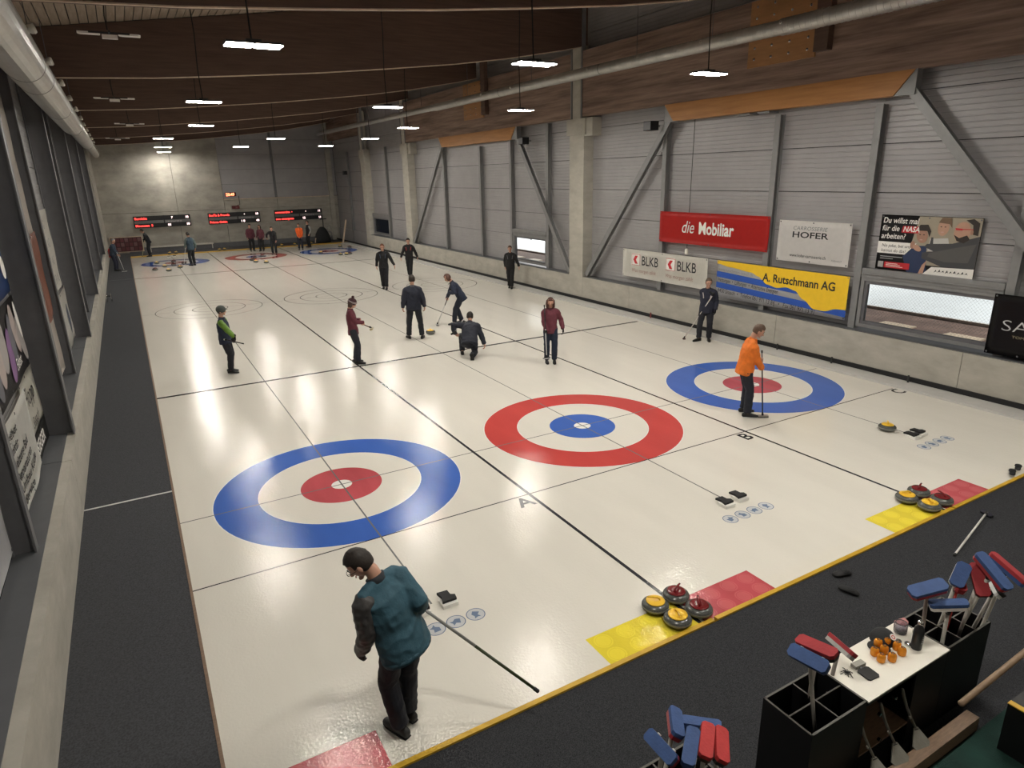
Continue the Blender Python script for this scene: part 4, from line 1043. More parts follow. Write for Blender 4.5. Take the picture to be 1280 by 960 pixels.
for c, x, y, a, lb, g in stones:
    z = .035 if y > 39.8 else .0
    if c == 'y':
        o = sy if uy else copy_tree(sy); uy = False
    else:
        o = sr if ur else copy_tree(sr); ur = False
    if 'group' in o.keys(): del o['group']
    o.location = (x, y, z); o.rotation_euler = (0, 0, a); tag(o, lb, 'curling stone', g)

# ================================================================ BANNERS
class Banner:
    """cloth sheet with eyelets; u runs along the wall, v up; print is laid on it and follows its waves"""
    def __init__(s, label, top, uvec, w, h, col, amp=.012, seed=0, rough=.5, name='banner', skew=0.0, cat='banner', group=None):
        s.w, s.h, s.amp, s.seed = w, h, amp, seed
        U = V(uvec).normalized(); N = U.cross(V((0, 0, 1))).normalized()
        s.r = empty(name, top, 0, label, cat, group)
        s.M = Matrix(((U.x, 0, N.x, 0), (U.y, 0, N.y, 0), (U.z, 1, N.z, 0), (0, 0, 0, 1)))
        m = MB(); nu, nv = max(6, int(w / .12)), max(4, int(h / .14))
        g = [[m.bm.verts.new(s.at(w*i/nu, -h*j/nv, 0)) for j in range(nv+1)] for i in range(nu+1)]
        for i in range(nu):
            for j in range(nv): m.bm.faces.new((g[i][j], g[i][j+1], g[i+1][j+1], g[i+1][j]))
        bmesh.ops.solidify(m.bm, geom=m.bm.faces[:], thickness=.003)
        o = m.build('sheet', cloth('sheet_%g' % seed, col, rough=rough, var=.03), s.r, smooth=True)
        for u, v in ((.04, -.04), (w-.04, -.04), (.04, -h+.04), (w-.04, -h+.04), (w/2, -.04), (w/2, -h+.04)):
            p = s.at(u, v, .006)
            MB().lathe([(0, 0), (.017, 0), (.017, .004), (0, .004)], 10, M=Matrix.Translation(p) @ s.M.to_3x3().to_4x4()).build('eyelet', STEEL_D, s.r)
    def z(s, u, v):
        a = s.amp
        return a * (math.sin(u*2.3 + s.seed) * .6 + .5*math.sin(u*5.1 + v*3 + s.seed*2) * abs(v/s.h + .2) + .35*math.sin(v*6 + u*1.4 + s.seed))
    def at(s, u, v, d): return s.M @ V((u, v, s.z(u, v) + d))
    def put(s, me, name, m, d=.007):
        for vt in me.vertices: vt.co = s.at(vt.co.x, vt.co.y, d + vt.co.z)
        if not me.materials: me.materials.append(m)
        return link(name, me, s.r)
    def text(s, t, u, v, size, m, name='lettering', d=.008, **k):
        me = text_mesh(t, size, **k)
        for vt in me.vertices: vt.co.x += u; vt.co.y += v
        return s.put(me, name, m, d)
    def poly(s, pts, m, name='printed_shape', d=.006, cut=.15):
        b = bmesh.new(); b.faces.new([b.verts.new((x, y, 0)) for x, y in pts])
        bmesh.ops.triangulate(b, faces=b.faces[:])
        for _ in range(5):
            le = [e for e in b.edges if e.calc_length() > cut]
            if not le: break
            bmesh.ops.subdivide_edges(b, edges=le, cuts=1); bmesh.ops.triangulate(b, faces=b.faces[:])
        bmesh.ops.recalc_face_normals(b, faces=b.faces[:])
        me = bpy.data.meshes.new(name); b.to_mesh(me); b.free()
        return s.put(me, name, m, d)
    def band(s, top, bot, m, name='printed_stripe', d=.006, n=40):
        """area between two curves top(u), bot(u)"""
        pts = [(s.w*i/n, top(s.w*i/n)) for i in range(n+1)]; q = [(s.w*i/n, bot(s.w*i/n)) for i in range(n+1)]
        b = bmesh.new(); A = [b.verts.new((x, y, 0)) for x, y in pts]; B_ = [b.verts.new((x, y, 0)) for x, y in q]
        R_ = 7; rows = [[b.verts.new((pts[i][0], pts[i][1] + (q[i][1]-pts[i][1])*j/R_, 0)) for i in range(n+1)] for j in range(R_+1)]
        for v in A + B_: b.verts.remove(v)
        for j in range(R_):
            for i in range(n): b.faces.new((rows[j+1][i], rows[j+1][i+1], rows[j][i+1], rows[j][i]))
        me = bpy.data.meshes.new(name); b.to_mesh(me); b.free()
        return s.put(me, name, m, d)
    def oval(s, c, rx, ry, m, name='printed_shape', d=.008, rot=0, n=24):
        co, si = math.cos(rot), math.sin(rot)
        return s.poly([(c[0] + rx*math.cos(t)*co - ry*math.sin(t)*si, c[1] + rx*math.cos(t)*si + ry*math.sin(t)*co) for t in [2*PI*k/n for k in range(n)]], m, name, d)

def ink(name, c, rough=.5):
    if name not in MATC: MATC[name] = mat(name, c, rough, var=.04, scale=8)
    return MATC[name]
I_W, I_K, I_R = ink('ink_white', (.80, .78, .74)), ink('ink_black', (.02, .02, .022)), ink('ink_red', (.50, .02, .03))
I_B, I_Y, I_G = ink('ink_blue', (.02, .085, .42)), ink('ink_yellow', (.86, .55, .02)), ink('ink_grey', (.36, .36, .36))
I_P = ink('ink_pale_brown', (.52, .33, .28))
RB = XW + 0.17
UR = (0, -1, 0)
b = Banner('red banner reading die Mobiliar on the right wall', (RB, 6.45, 3.33), UR, 4.08, .90, (.66, .022, .018), seed=1.3, amp=.010)
b.text('die', .92, -.58, .50, I_W, shear=.28, sx=.86); b.text('Mobiliar', 1.62, -.58, .47, I_W, bold=.012, sx=.84)
b = Banner('white banner with two red arrow logos and the letters BLKB', (RB, 8.17, 2.08), UR, 3.78, .90, (.90, .87, .80), seed=2.1, amp=.016)
for u in (.45, 2.08):
    b.poly([(u, -.14), (u+.40, -.14), (u+.40, -.50), (u, -.50)], I_R, 'logo_frame', .006)
    b.poly([(u+.012, -.152), (u+.388, -.152), (u+.388, -.488), (u+.012, -.488)], I_W, 'logo_ground', .008)
    b.poly([(u+.17, -.19), (u+.30, -.19), (u+.21, -.32), (u+.30, -.45), (u+.17, -.45), (u+.08, -.32)], I_R, 'logo_arrow', .010)
    b.text('BLKB', u+.47, -.47, .42, I_K, sx=.84, bold=.002)
    b.text('Was morgen zählt', u+.0, -.72, .165, I_P, sx=.95, shear=.1)
b = Banner('yellow white and blue banner of A. Rutschmann AG with phone numbers', (RB + .0, 4.01, 2.08), UR, 4.03, 1.03, (.66, .66, .68), seed=3.7, amp=.007)
KY = [(0, -.10), (.5, -.16), (1.2, -.22), (1.45, -.30), (1.75, -.47), (2.05, -.52), (2.35, -.47), (2.6, -.52), (2.85, -.70), (3.2, -.90), (3.45, -.90), (3.8, -.80), (4.04, -.78)]
def wv(u):
    for (a, va), (c, vc) in zip(KY, KY[1:]):
        if u <= c + 1e-6: t = (u-a)/(c-a); t = t*t*(3-2*t); return va + (vc-va)*t
    return KY[-1][1]
b.band(lambda u: -.006, wv, I_Y, 'yellow_field', .010, 70)
b.band(lambda u: -.30 - .05*u, lambda u: -.46 - .05*u, I_B, 'blue_stripe', .006)
b.band(lambda u: -.60 - .05*u, lambda u: -.76 - .05*u, I_B, 'blue_stripe', .006)
def rowtext(t, v, size, m, sx, **k):
    me = text_mesh(t, size, sx=sx, **k)
    for vt in me.vertices: vt.co.x += .06; vt.co.y += v - .045*vt.co.x
    b.put(me, 'lettering', m, .009)
b.text('A. Rutschmann AG', 1.60, -.385, .29, I_K, bold=.006, sx=.93, d=.015)
rowtext('www.rutschmann-sissach.ch', -.27, .115, I_G, .92)
rowtext('Heizungen  •  Lüftungen  •  Alternative Energien', -.575, .155, I_K, .68, shear=.12)
rowtext('4450 Sissach  •  Telefon 061 971 13 84   •   Fax 061 971 13 91', -.88, .165, I_K, .76, shear=.12)
b = Banner('white banner of a body shop with the word HOFER', (XW + .24, 2.13, 3.26), UR, 2.0, 1.0, (.90, .87, .84), seed=5.2, amp=.018)
b.text('CARROSSERIE', .42, -.22, .13, I_G, sx=1.18, shear=.15, spacing=1.02)
b.text('HOFER', .41, -.40, .20, I_K, sx=1.62, bold=.003)
b.text('www.hofer-carrosserie.ch', .40, -.87, .105, I_K, sx=.93); b.text('Füllinsdorf', 1.58, -.90, .06, I_G)
# job poster with three men: a flat print
b = Banner('black poster with three men reading Du willst mal für die NASA arbeiten', (XW + .34, -.47, 3.48), UR, 2.05, 1.22, (.014, .014, .016), seed=6.6, amp=.002, name='poster', cat='poster')
t_bg, t_face, t_face2, t_hair, t_coat, t_coat2, t_shirt = [ink('poster_%d' % i, c) for i, c in enumerate(((.33, .29, .22), (.46, .27, .19), (.36, .20, .14), (.03, .022, .018), (.055, .055, .06), (.09, .088, .085), (.50, .49, .47)))]
b.poly([(.82, -.01), (2.04, -.01), (2.04, -1.0), (.95, -1.0), (.72, -.6)], t_bg, 'photo_ground', .004)
b.poly([(.58, -.85), (.80, -.62), (1.05, -.60), (1.12, -1.20), (.72, -1.20)], ink('poster_9', (.02, .035, .09)), 'man_body', .006)
b.poly([(1.10, -.45), (1.45, -.42), (1.55, -.75), (1.08, -.70)], t_shirt, 'man_body', .006)
b.poly([(1.12, -.42), (1.16, -.42), (1.18, -.62), (1.10, -.60)], t_coat, 'dungaree_strap', .007)
b.poly([(1.55, -.52), (2.04, -.35), (2.04, -1.0), (1.40, -1.0), (.98, -.86), (.98, -.74), (1.2, -.70), (1.0, -.62), (1.05, -.56)], t_coat, 'man_body', .008)
b.poly([(1.62, -.60), (2.0, -.50), (1.9, -.88), (1.45, -.90), (1.1, -.82), (1.12, -.74)], t_coat2, 'coat_fold', .009)
b.oval((.93, -.40), .115, .155, t_face2, 'man_face', .010, .2); b.poly([(.80, -.30), (.86, -.18), (1.02, -.17), (1.10, -.30), (1.08, -.42), (1.02, -.30)], t_hair, 'man_hair', .011)
b.oval((1.33, -.22), .11, .16, t_face, 'man_face', .010, -.1); b.poly([(1.22, -.12), (1.28, -.02), (1.46, -.02), (1.50, -.22), (1.44, -.14)], ink('poster_8', (.16, .10, .06)), 'man_hair', .011)
b.oval((1.70, -.28), .155, .20, t_face, 'man_face', .012, -.15); b.poly([(1.74, -.05), (1.88, -.02), (2.0, -.10), (2.0, -.34), (1.90, -.32), (1.88, -.14)], t_hair, 'man_hair', .014)
b.poly([(1.55, -.34), (1.62, -.46), (1.76, -.50), (1.86, -.42), (1.80, -.34), (1.66, -.40)], t_hair, 'man_beard', .014)
b.poly([(1.56, -.21), (1.70, -.215), (1.70, -.25), (1.58, -.25)], I_R, 'man_glasses', .016); b.poly([(1.70, -.22), (1.90, -.215), (1.90, -.228), (1.70, -.235)], I_R, 'man_glasses', .016)
b.oval((1.88, -.28), .028, .05, t_face2, 'man_ear', .016)
for q, (cx, cy) in enumerate(((.93, -.40), (1.33, -.22))):
    for sx_ in (-.045, .035): b.oval((cx + sx_, cy + .02), .018, .009, t_hair, 'man_eye', .0125)
    b.oval((cx - .01, cy - .085), .032, .010, I_P, 'man_mouth', .0125)
b.oval((.86, -.66), .10, .055, t_face, 'man_hand', .012, -.5); b.oval((.76, -.60), .05, .08, t_face2, 'man_hand', .011)
b.poly([(1.02, -1.0), (1.10, -.90), (1.06, -1.19), (.96, -1.19)], t_face, 'man_hand', .010)
b.text('Du willst mal', .05, -.17, .165, I_W, bold=.002, shear=.12, sx=.88, d=.013); b.text('für die', .05, -.335, .165, I_W, bold=.002, shear=.12, sx=.88, d=.013)
b.poly([(.50, -.22), (.84, -.22), (.84, -.36), (.48, -.36)], I_R, 'red_field', .011); b.text('NASA', .51, -.335, .155, I_W, bold=.003, shear=.2, sx=.88, d=.014)
b.text('arbeiten?', .05, -.50, .165, I_W, bold=.002, shear=.12, sx=.88, d=.013)
b.poly([(.0, -.57), (.84, -.57), (.62, -.82), (.0, -.82)], I_W, 'white_field', .010)
b.text('No joke, bei uns', .09, -.68, .095, I_K, shear=.12, d=.013); b.text('kannst du das!', .09, -.785, .095, I_K, shear=.12, d=.013)
b.poly([(.20, -1.0), (.76, -1.0), (.76, -1.13), (.20, -1.13)], I_R, 'red_field', .010); b.poly([(.06, -1.0), (.18, -1.0), (.18, -1.13), (.06, -1.13)], I_G, 'grey_field', .010)
for q in range(2): b.poly([(.09, -.88 - q*.045), (.58 - q*.2, -.88 - q*.045), (.58 - q*.2, -.895 - q*.045), (.09, -.895 - q*.045)], I_G, 'small_print', .010)
for q in range(3): b.poly([(.24, -1.03 - q*.03), (.50 + q*.06, -1.03 - q*.03), (.50 + q*.06, -1.04 - q*.03), (.24, -1.04 - q*.03)], I_W, 'small_print', .012)
b.poly([(1.22, -1.02), (2.04, -.99), (2.04, -1.20), (1.04, -1.20)], I_W, 'white_field', .016)
for q in range(9): b.poly([(1.28 + q*.075, -1.13 + .01*(q % 3)), (1.32 + q*.075, -1.07 + .015*(q % 2)), (1.345 + q*.075, -1.12), (1.325 + q*.075, -1.10)], I_K, 'tool_silhouette', .018)
b = Banner('black sponsor board with thin silver letters at the right edge of the picture', (RB - .05, -3.06, 2.12), UR, 1.15, 1.17, (.012, .010, .012), seed=7.7, amp=.002, name='sponsor_board', cat='banner', rough=.25)
b.text('SAN', .20, -.68, .30, ink('ink_silver', (.5, .5, .5)), sx=1.45, bold=-.004); b.text('TOMMY MO', .42, -.80, .07, ink('ink_bronze', (.30, .25, .16)), sx=1.4)
# left wall banners, seen very obliquely
LB = XK - .345
UL = (0, 1, 0)
b = Banner('blue banner high on the left wall at the picture edge', (LB, -1.2, 3.95), UL, 3.42, .85, (.022, .060, .20), seed=8.2)
b.text('CURLING', .5, -.55, .42, I_W, sx=1.1); b.oval((3.2, -.5), .16, .16, I_W, 'star_badge')
b = Banner('black and purple picture banner on the left wall under the blue one', (LB, -1.3, 3.05), UL, 3.55, 1.02, (.03, .028, .032), seed=9.1)
for i in range(9):
    b.oval((.3 + .38*i, -.5 + .12*math.sin(i*2.1)), .20, .36, ink('smear%d' % (i % 4), ((.30, .28, .27), (.16, .07, .20), (.10, .10, .12), (.36, .30, .28))[i % 4]), 'printed_smear', .006 + .001*i, .5*math.sin(i))
b.oval((3.4, -.35), .10, .3, I_W, 'printed_smear', .017, .4)
b.text('Eisfest', 2.3, -.85, .22, I_W, d=.02, shear=.2)
b = Banner('white handwritten cloth hanging low on the left wall by the second big post', (LB, .98, 2.02), UL, 1.28, .85, (.74, .72, .64), seed=10.4, amp=.022)
b.text('Hopp', .15, -.40, .36, I_K, shear=.35); b.text('Sissach', .3, -.72, .22, I_K, shear=.35)
b = Banner('black lettered strip below the handwritten cloth on the left wall', (LB + .015, 1.0, 1.25), UL, 1.25, .36, (.03, .03, .03), seed=10.9, amp=.012)
b.text('SIEGER', .10, -.27, .25, I_W, bold=.006)
b = Banner('white price list banner hanging to the sill of the left wall', (LB + .03, -1.15, 1.98), UL, 2.2, 1.08, (.74, .73, .68), seed=11.3, amp=.018)
for q, t in enumerate(('Angebot', 'Sanitär', 'Heizung Bad', 'Reparaturen', 'Umbau Küche', 'Service')): b.text(t, .25 + .06*q, -.22 - .155*q, .15, I_K, bold=.003, sx=1.5)
b.poly([(.05, -.92), (.25, -.92), (.25, -1.02), (.05, -1.02)], I_R, 'red_mark')
b = Banner('white lettered banner cut by the left picture edge', (LB, -4.3, 1.95), UL, 2.66, 1.02, (.62, .62, .64), seed=12.2, amp=.012)
b.text('ERSATZTEILE', .2, -.55, .38, I_K); b.text('Garage am Bach', .3, -.85, .2, I_K, shear=.2)
b = Banner('tall pale cloth hanging from high up between two left wall posts', (LB + .02, 3.4, 6.1), UL, 2.85, 5.1, (.62, .56, .51), seed=13.5, amp=.01)
b = Banner('narrow reddish cloth over the lower edge of the tall pale cloth', (LB + .07, 4.9, 3.7), UL, 1.3, 1.6, (.30, .11, .07), seed=14.1, amp=.03)
b = Banner('long white banner with small grey lettering between posts on the left wall', (LB, 6.7, 4.0), UL, 3.2, 1.75, (.66, .63, .58), seed=15.2, amp=.02)
for q in range(4): b.text('KAISER AG', .6 + .2*q, -.4 - .4*q, .28, I_G)
b = Banner('lower white banner with a dark figure between posts on the left wall', (LB + .03, 6.7, 2.2), UL, 3.2, 1.25, (.68, .66, .62), seed=16.2, amp=.02)
b.oval((2.5, -.7), .3, .35, ink('figure_blue', (.03, .05, .09)), 'printed_figure'); b.text('Eis', .8, -.5, .4, I_K)

# ================================================================ SCOREBOARDS AND FAR WALL THINGS
def score(label, x0, names, nums, ends, cut):
    r = empty('scoreboard', (x0, YF - .12, 1.64), 0, label, 'scoreboard', 'scoreboards on the far wall')
    wdt = 3.5
    MB().box((0, 0, 0), (wdt, .10, .76)).build('case', BLACK, r)
    for z0, z1, m in ((.04, .24, SCREEN), (.27, .46, SCREEN_G), (.50, .72, SCREEN)):
        for a, b_ in ((.03, cut - .03), (cut + .03, wdt - .03)): MB().box((a, -.012, z0), (b_, 0, z1)).build('score_row', m, r)
    MB().box((cut - .02, -.02, 0), (cut + .02, 0, .78)).build('middle_bar', BLACK, r)
    def T(t, x, z, s_, m, sx=1.0):
        me = text_mesh(t, s_, bold=.006, sx=sx); me.transform(Matrix(((1,0,0,x),(0,0,-1,-.017),(0,1,0,z),(0,0,0,1)))); me.materials.append(m); link('led_text', me, r)
    T(names[0], .07, .535, .21, REDLED); T(names[1], .07, .065, .21, REDLED)
    T(names[2], .07, .30, .13, ink('dim_led', (.28, .15, .13)), 1.0)
    T(nums[0], cut + .45, .535, .21, WLED); T(nums[1], cut + .2, .065, .21, WLED); T(ends[0], wdt - .32, .535, .21, WLED); T(ends[1], wdt - .30, .065, .21, WLED)
    T('1 2 3 4 5 6 7 8 9 10', cut + .12, .31, .12, ink('dim_white', (.5, .45, .45)), 1.0)
score('left scoreboard with red names on the concrete far wall', -1.70, ('Burnleba', 'Moosesse  5', 'Team'), ('7', '01'), ('10', '10'), 1.85)
score('middle scoreboard with two rows of red names', 2.94, ('SaxTa & Pravala', 'Prisma Geltin', 'Team'), ('•', '1 0'), ('10', '44'), 1.95)
score('right scoreboard near the far corner', 7.46, ('sommercine  •', 'swo escargotta', 'Team'), ('•', '12'), ('11', '11'), 1.80)
r = empty('wall_clock', (4.30, YF - .10, 3.50), 0, 'red digital clock high on the far wall above the middle scoreboard', 'clock')
MB().box((0, 0, 0), (.72, .08, .26)).build('case', ink('clock_case', (.10, .01, .01)), r)
me = text_mesh('20:49', .27, bold=.008, sx=.95); me.transform(Matrix(((1,0,0,.03),(0,0,-1,-.006),(0,1,0,.035),(0,0,0,1)))); me.materials.append(mat('clock_digits', (.8, .2, .1), .5, emit=(1, .22, .10), es=5.0)); link('digits', me, r)
r = empty('wall_display', (4.62, YF - .10, 2.62), 0, 'small dark red display right under the digital clock', 'display')
MB().box((0, 0, 0), (.5, .08, .22)).build('case', ink('display_case', (.12, .012, .015)), r)
me = text_mesh('21', .16, sx=.95); me.transform(Matrix(((1,0,0,.22),(0,0,-1,-.006),(0,1,0,.05),(0,0,0,1)))); me.materials.append(ink('dim_pink', (.5, .2, .2))); link('digits', me, r)
MB().tube([(.55, .04, .9), (.56, .04, .3), (.35, .04, .22)], .02, 5).build('cable', RUB, r)
r = empty('picture_board', (-3.30, YF - .10, .10), 0, 'dark red picture board leaning in the far left corner', 'board')
MB().box((0, 0, 0), (1.92, .05, 1.02)).build('back_board', EDGE, r)
MB().box((.05, -.01, .05), (1.87, 0, .97)).build('dark_field', ink('dark_red_field', (.05, .015, .018)), r)
for i in range(7):
    for j in range(3): MB().box((.09 + i*.255, -.02, .08 + j*.30), (.30 + i*.255, -.01, .33 + j*.30)).build('photo_tile', ink('tile%d' % ((i*2+j) % 3), ((.15, .04, .05), (.12, .035, .04), (.20, .10, .10))[(i*2+j) % 3]), r)
r = empty('equipment_tent', (10.4, 41.2, 0.012), 0, 'dark covered heap with an upright handle at the far right corner', 'cover')
c_ = MB()
c_.lathe([(.62, 0), (.60, .25), (.48, .62), (.30, .95), (.14, 1.12), (0, 1.15)], 20)
for v in c_.bm.verts: v.co += V((noise.noise(v.co*3)*.06, noise.noise(v.co*3 + V((5,5,5)))*.06, 0))
c_.build('cover_cloth', cloth('tarp', (.014, .015, .017)), r, smooth=True)
MB().tube([(.12, 0, 1.05), (.14, 0, 1.68)], .03, 8).box((-.08, -.02, 1.66), (.40, .02, 1.72)).build('upright_handle', RUB, r)
MB().tube([(-.60, -.1, .02), (-.55, -.15, .35)], .05, 8).build('pale_strap', EDGE, r)
r = empty('squeegee', (XW - .55, 39.3, 0.036), 0, 'pale plank leaning against the far right steel post', 'plank')
MB().box((-.05, -.03, 0), (.05, .03, 1.7), Matrix.Rotation(.16, 4, 'X') @ Matrix.Rotation(.18, 4, 'Y')).build('plank', EDGE, r); r.name = 'leaning_plank'
r = empty('hose_reel', (XW - 1.0, 41.6, 0.012), 0, 'grey hose stand with round reel by the far right corner', 'hose reel')
MB().tube([(0, 0, 0), (0, 0, 1.1), (.2, 0, 1.2), (.3, 0, .9)], .025, 6).build('stand', STEEL, r)
MB().annulus((0, 0), .12, .24, 0, 20).build('reel', STEEL, r).matrix_local = Matrix.Translation((.1, -.05, .55)) @ Matrix.Rotation(PI/2, 4, 'X')
r = empty('fire_extinguisher', (XK + .14, 37.6, .30), 0, 'red fire extinguisher hanging on the left wall by the walkway man', 'extinguisher')
MB().lathe([(0, 0), (.09, 0), (.10, .03), (.10, .42), (.06, .50), (.03, .54), (0, .54)], 18).build('bottle', ink('ext_red', (.35, .015, .012), .3), r, smooth=True)
MB().tube([(0, 0, .54), (0, 0, .60), (.06, 0, .60), (.11, 0, .45), (.11, 0, .2)], .016, 6).build('hose', RUB, r)
MB().box((-.14, -.05, .2), (-.09, .05, .4)).build('wall_bracket', STEEL, r)
r = empty('floor_rack', (XK + .16, 21.5, .012), 0, 'small chrome stand on the left walkway against the kerb', 'rack')
for x_ in (-.08, .08): MB().tube([(x_, -.16, 0), (x_, -.16, .28), (x_, .16, .28), (x_, .16, 0)], .014, 6).build('hoop', CHROME, r, smooth=True)
MB().box((-.09, -.02, .20), (.09, .02, .24)).build('cross_bar', RUB, r)
for i, (x, y, z, lb) in enumerate(((XW - .12, 6.72, 5.78, 'dark loudspeaker under the girder left of the red banner'), (XW - .05, 14.2, 5.75, 'dark loudspeaker beside the big concrete column, farther bay'), (XW - .05, 38.9, 4.9, 'dark loudspeaker on the farthest steel post of the right wall'))):
    r = empty('loudspeaker', (x, y, z), 0, lb, 'speaker')
    MB().prism([(-.14, -.16), (.12, -.22), (.12, .22), (-.14, .16)], -.13, .13).build('speaker_case', RUB, r, bevel=.01)
    MB().prism([(-.142, -.15), (-.14, -.15), (-.14, .15), (-.142, .15)], -.11, .11).build('grille', STEEL_D, r)
    MB().box((.12, -.03, -.03), (.34, .03, .03)).build('bracket', STEEL, r)
r = empty('pull_switch', (XW + .26, 5.35, 2.12), 0, 'small white cylinder switch hanging on a cable above the BLKB banner', 'switch')
MB().lathe([(0, 0), (.045, 0), (.05, .02), (.05, .13), (.03, .16), (0, .16)], 14).build('switch_body', WHITE, r, smooth=True)
MB().tube([(0, 0, .15), (.02, -.02, .5), (.05, .03, 1.0), (.05, 0, 3.8)], .008, 5).build('cable', RUB, r)

# ================================================================ FOOTHOLDS, SHOES, BROOM ON THE CARPET
def hack(label, x, y, s, grp='footholds'):
    r = empty('foothold', (x, y, 0), 0, label, 'foothold', grp)
    MB().prism([(-.09, -.10), (.09, -.10), (.10, .0), (.06, .02), (.055, .09), (-.06, .10), (-.09, .03)], 0.0, .045).build('white_base', ICE_WHITE, r, bevel=.004)
    MB().prism([(-.08, -.06), (.09, -.06), (.10, .01), (.05, .03), (.055, .12), (-.07, .13), (-.05, .03)], .045, .075).build('rubber_grip', RUB, r, bevel=.004)
    return r
hack('left black rubber foothold behind the middle house', 4.43, -3.60, 1); hack('right black rubber foothold behind the middle house', 4.73, -3.57, 1)
hack('black rubber foothold beside the badges next to the man in teal', .16, -3.57, 1); hack('black rubber foothold partly hidden by the man in teal', -.16, -3.57, 1)
hack('left black rubber foothold behind the right house', 8.98, -3.58, 1); hack('right black rubber foothold behind the right house', 9.20, -3.56, 1)
for x_, lb in ((-.15, 'left foothold at the far end of the left sheet'), (.15, 'right foothold at the far end of the left sheet')): hack(lb, x_, 38.4, 1)

def shoe_cover(label, x, y, z, a):
    r = empty('overshoe', (x, y, z), a, label, 'overshoe', 'black rubber overshoes')
    MB().loft([(0, -.10, .012), (0, -.07, .02), (0, -.02, .018), (0, .04, .02), (0, .09, .018), (0, .11, .014)], [(.030, .014), (.040, .028), (.036, .026), (.048, .024), (.044, .020), (.025, .012)], 16, ref=(1, 0, 0)).build('rubber_sole', RUB, r, smooth=True)
    MB().annulus((0, -.03), .020, .034, .047, 20).build('opening_rim', BLACK, r)
shoe_cover('black overshoe on the carpet close to the yellow board, upper of two', 4.25, -5.52, .024, 1.25)
shoe_cover('black overshoe on the carpet farther from the yellow board, lower of two', 4.02, -5.76, .024, .25)
shoe_cover('black overshoe lying on the yellow board at the right picture edge', 8.72, -5.22, .045, -1.15)
shoe_cover('second black overshoe at the right picture edge, half outside', 8.98, -5.18, .045, -1.2)
broom('white broom lying on the dark carpet to the right', (7.08, -5.66, .06), (5.72, -5.97, .035), (.3, 1, 0), normal=(.5, 0, -.8), size=(.16, .06), pad=(.02, .02, .03), plate=(.02, .02, .03), shaft=(.65, .63, .6), shaft2=(.62, .6, .58))

# ================================================================ BROOM STAND WITH COUNTER
ZT = .75
def bin_unit(label, x0, x1, y0, y1, nx, ny, back=True):
    r = empty('broom_bin', ((x0+x1)/2, (y0+y1)/2, .012), 0, label, 'broom stand', 'black bins of the broom stand')
    ax, ay = (x1-x0)/2, (y1-y0)/2; t = .016
    for n_, a, b_ in (('side_board', (-ax, -ay, 0), (-ax+t, ay, ZT)), ('side_board', (ax-t, -ay, 0), (ax, ay, ZT)), ('front_board', (-ax+t, -ay, 0), (ax-t, -ay+t, ZT)), ('back_board', (-ax+t, ay-t, 0), (ax-t, ay, ZT)), ('bottom_board', (-ax+t, -ay+t, 0), (ax-t, ay-t, .02))):
        MB().box(a, b_).build(n_, BLACK, r)
    for i in range(1, nx): MB().box((-ax + 2*ax*i/nx - .006, -ay+t, .02), (-ax + 2*ax*i/nx + .006, ay-t, ZT - .004)).build('divider', BLACK, r)
    for i in range(1, ny): MB().box((-ax+t, -ay + 2*ay*i/ny - .006, .02), (ax-t, -ay + 2*ay*i/ny + .006, ZT - .012)).build('divider', BLACK, r)
    e = .003
    MB().box((-ax, -ay, ZT), (-ax+t, ay, ZT+e)).box((ax-t, -ay, ZT), (ax, ay, ZT+e)).box((-ax, -ay, ZT), (ax, -ay+t, ZT+e)).box((-ax, ay-t, ZT), (ax, ay, ZT+e)).build('worn_rim', EDGEGREY, r)
    for i in range(1, nx): MB().box((-ax + 2*ax*i/nx - .006, -ay+t, ZT - .004), (-ax + 2*ax*i/nx + .006, ay-t, ZT - .001)).build('worn_edge', EDGEGREY, r)
    for i in range(1, ny): MB().box((-ax+t, -ay + 2*ay*i/ny - .006, ZT - .012), (ax-t, -ay + 2*ay*i/ny + .006, ZT - .008)).build('worn_edge', EDGEGREY, r)
bin_unit('open black bin with four compartments left of the white counter', 1.28, 1.90, -7.245, -6.83, 2, 2)
bin_unit('open black bin full of brooms right of the white counter', 2.97, 3.62, -7.245, -6.83, 3, 2)
bin_unit('black broom bin at the bottom edge of the picture', -.12, .52, -7.245, -6.83, 2, 2)
r = empty('counter', (2.435, -7.04, .012), 0, 'white topped counter between the two black bins', 'counter')
MB().box((-.535, -.215, ZT - .012), (.535, .215, ZT)).build('white_top', WHITE, r)
MB().box((-.53, -.205, ZT - .05), (.53, .205, ZT - .0125)).build('top_frame', BLACK, r)
MB().box((-.53, .185, .0), (.53, .205, ZT - .05)).build('back_board', BLACK, r)
MB().box((.10, -.205, .0), (.53, -.190, ZT - .05)).build('front_board', BLACK, r)
MB().box((-.53, -.205, .22), (.10, .185, .235)).build('shelf_board', WOODB, r)
for x_, z_ in ((-.36, .55), (-.18, .62), (-.30, .28)): MB().lathe([(0, 0), (.016, 0), (.016, .02), (0, .022)], 10, M=Matrix.Translation((x_, -.205, z_)) @ Matrix.Rotation(PI/2, 4, 'X')).build('coat_knob', CHROME, r)
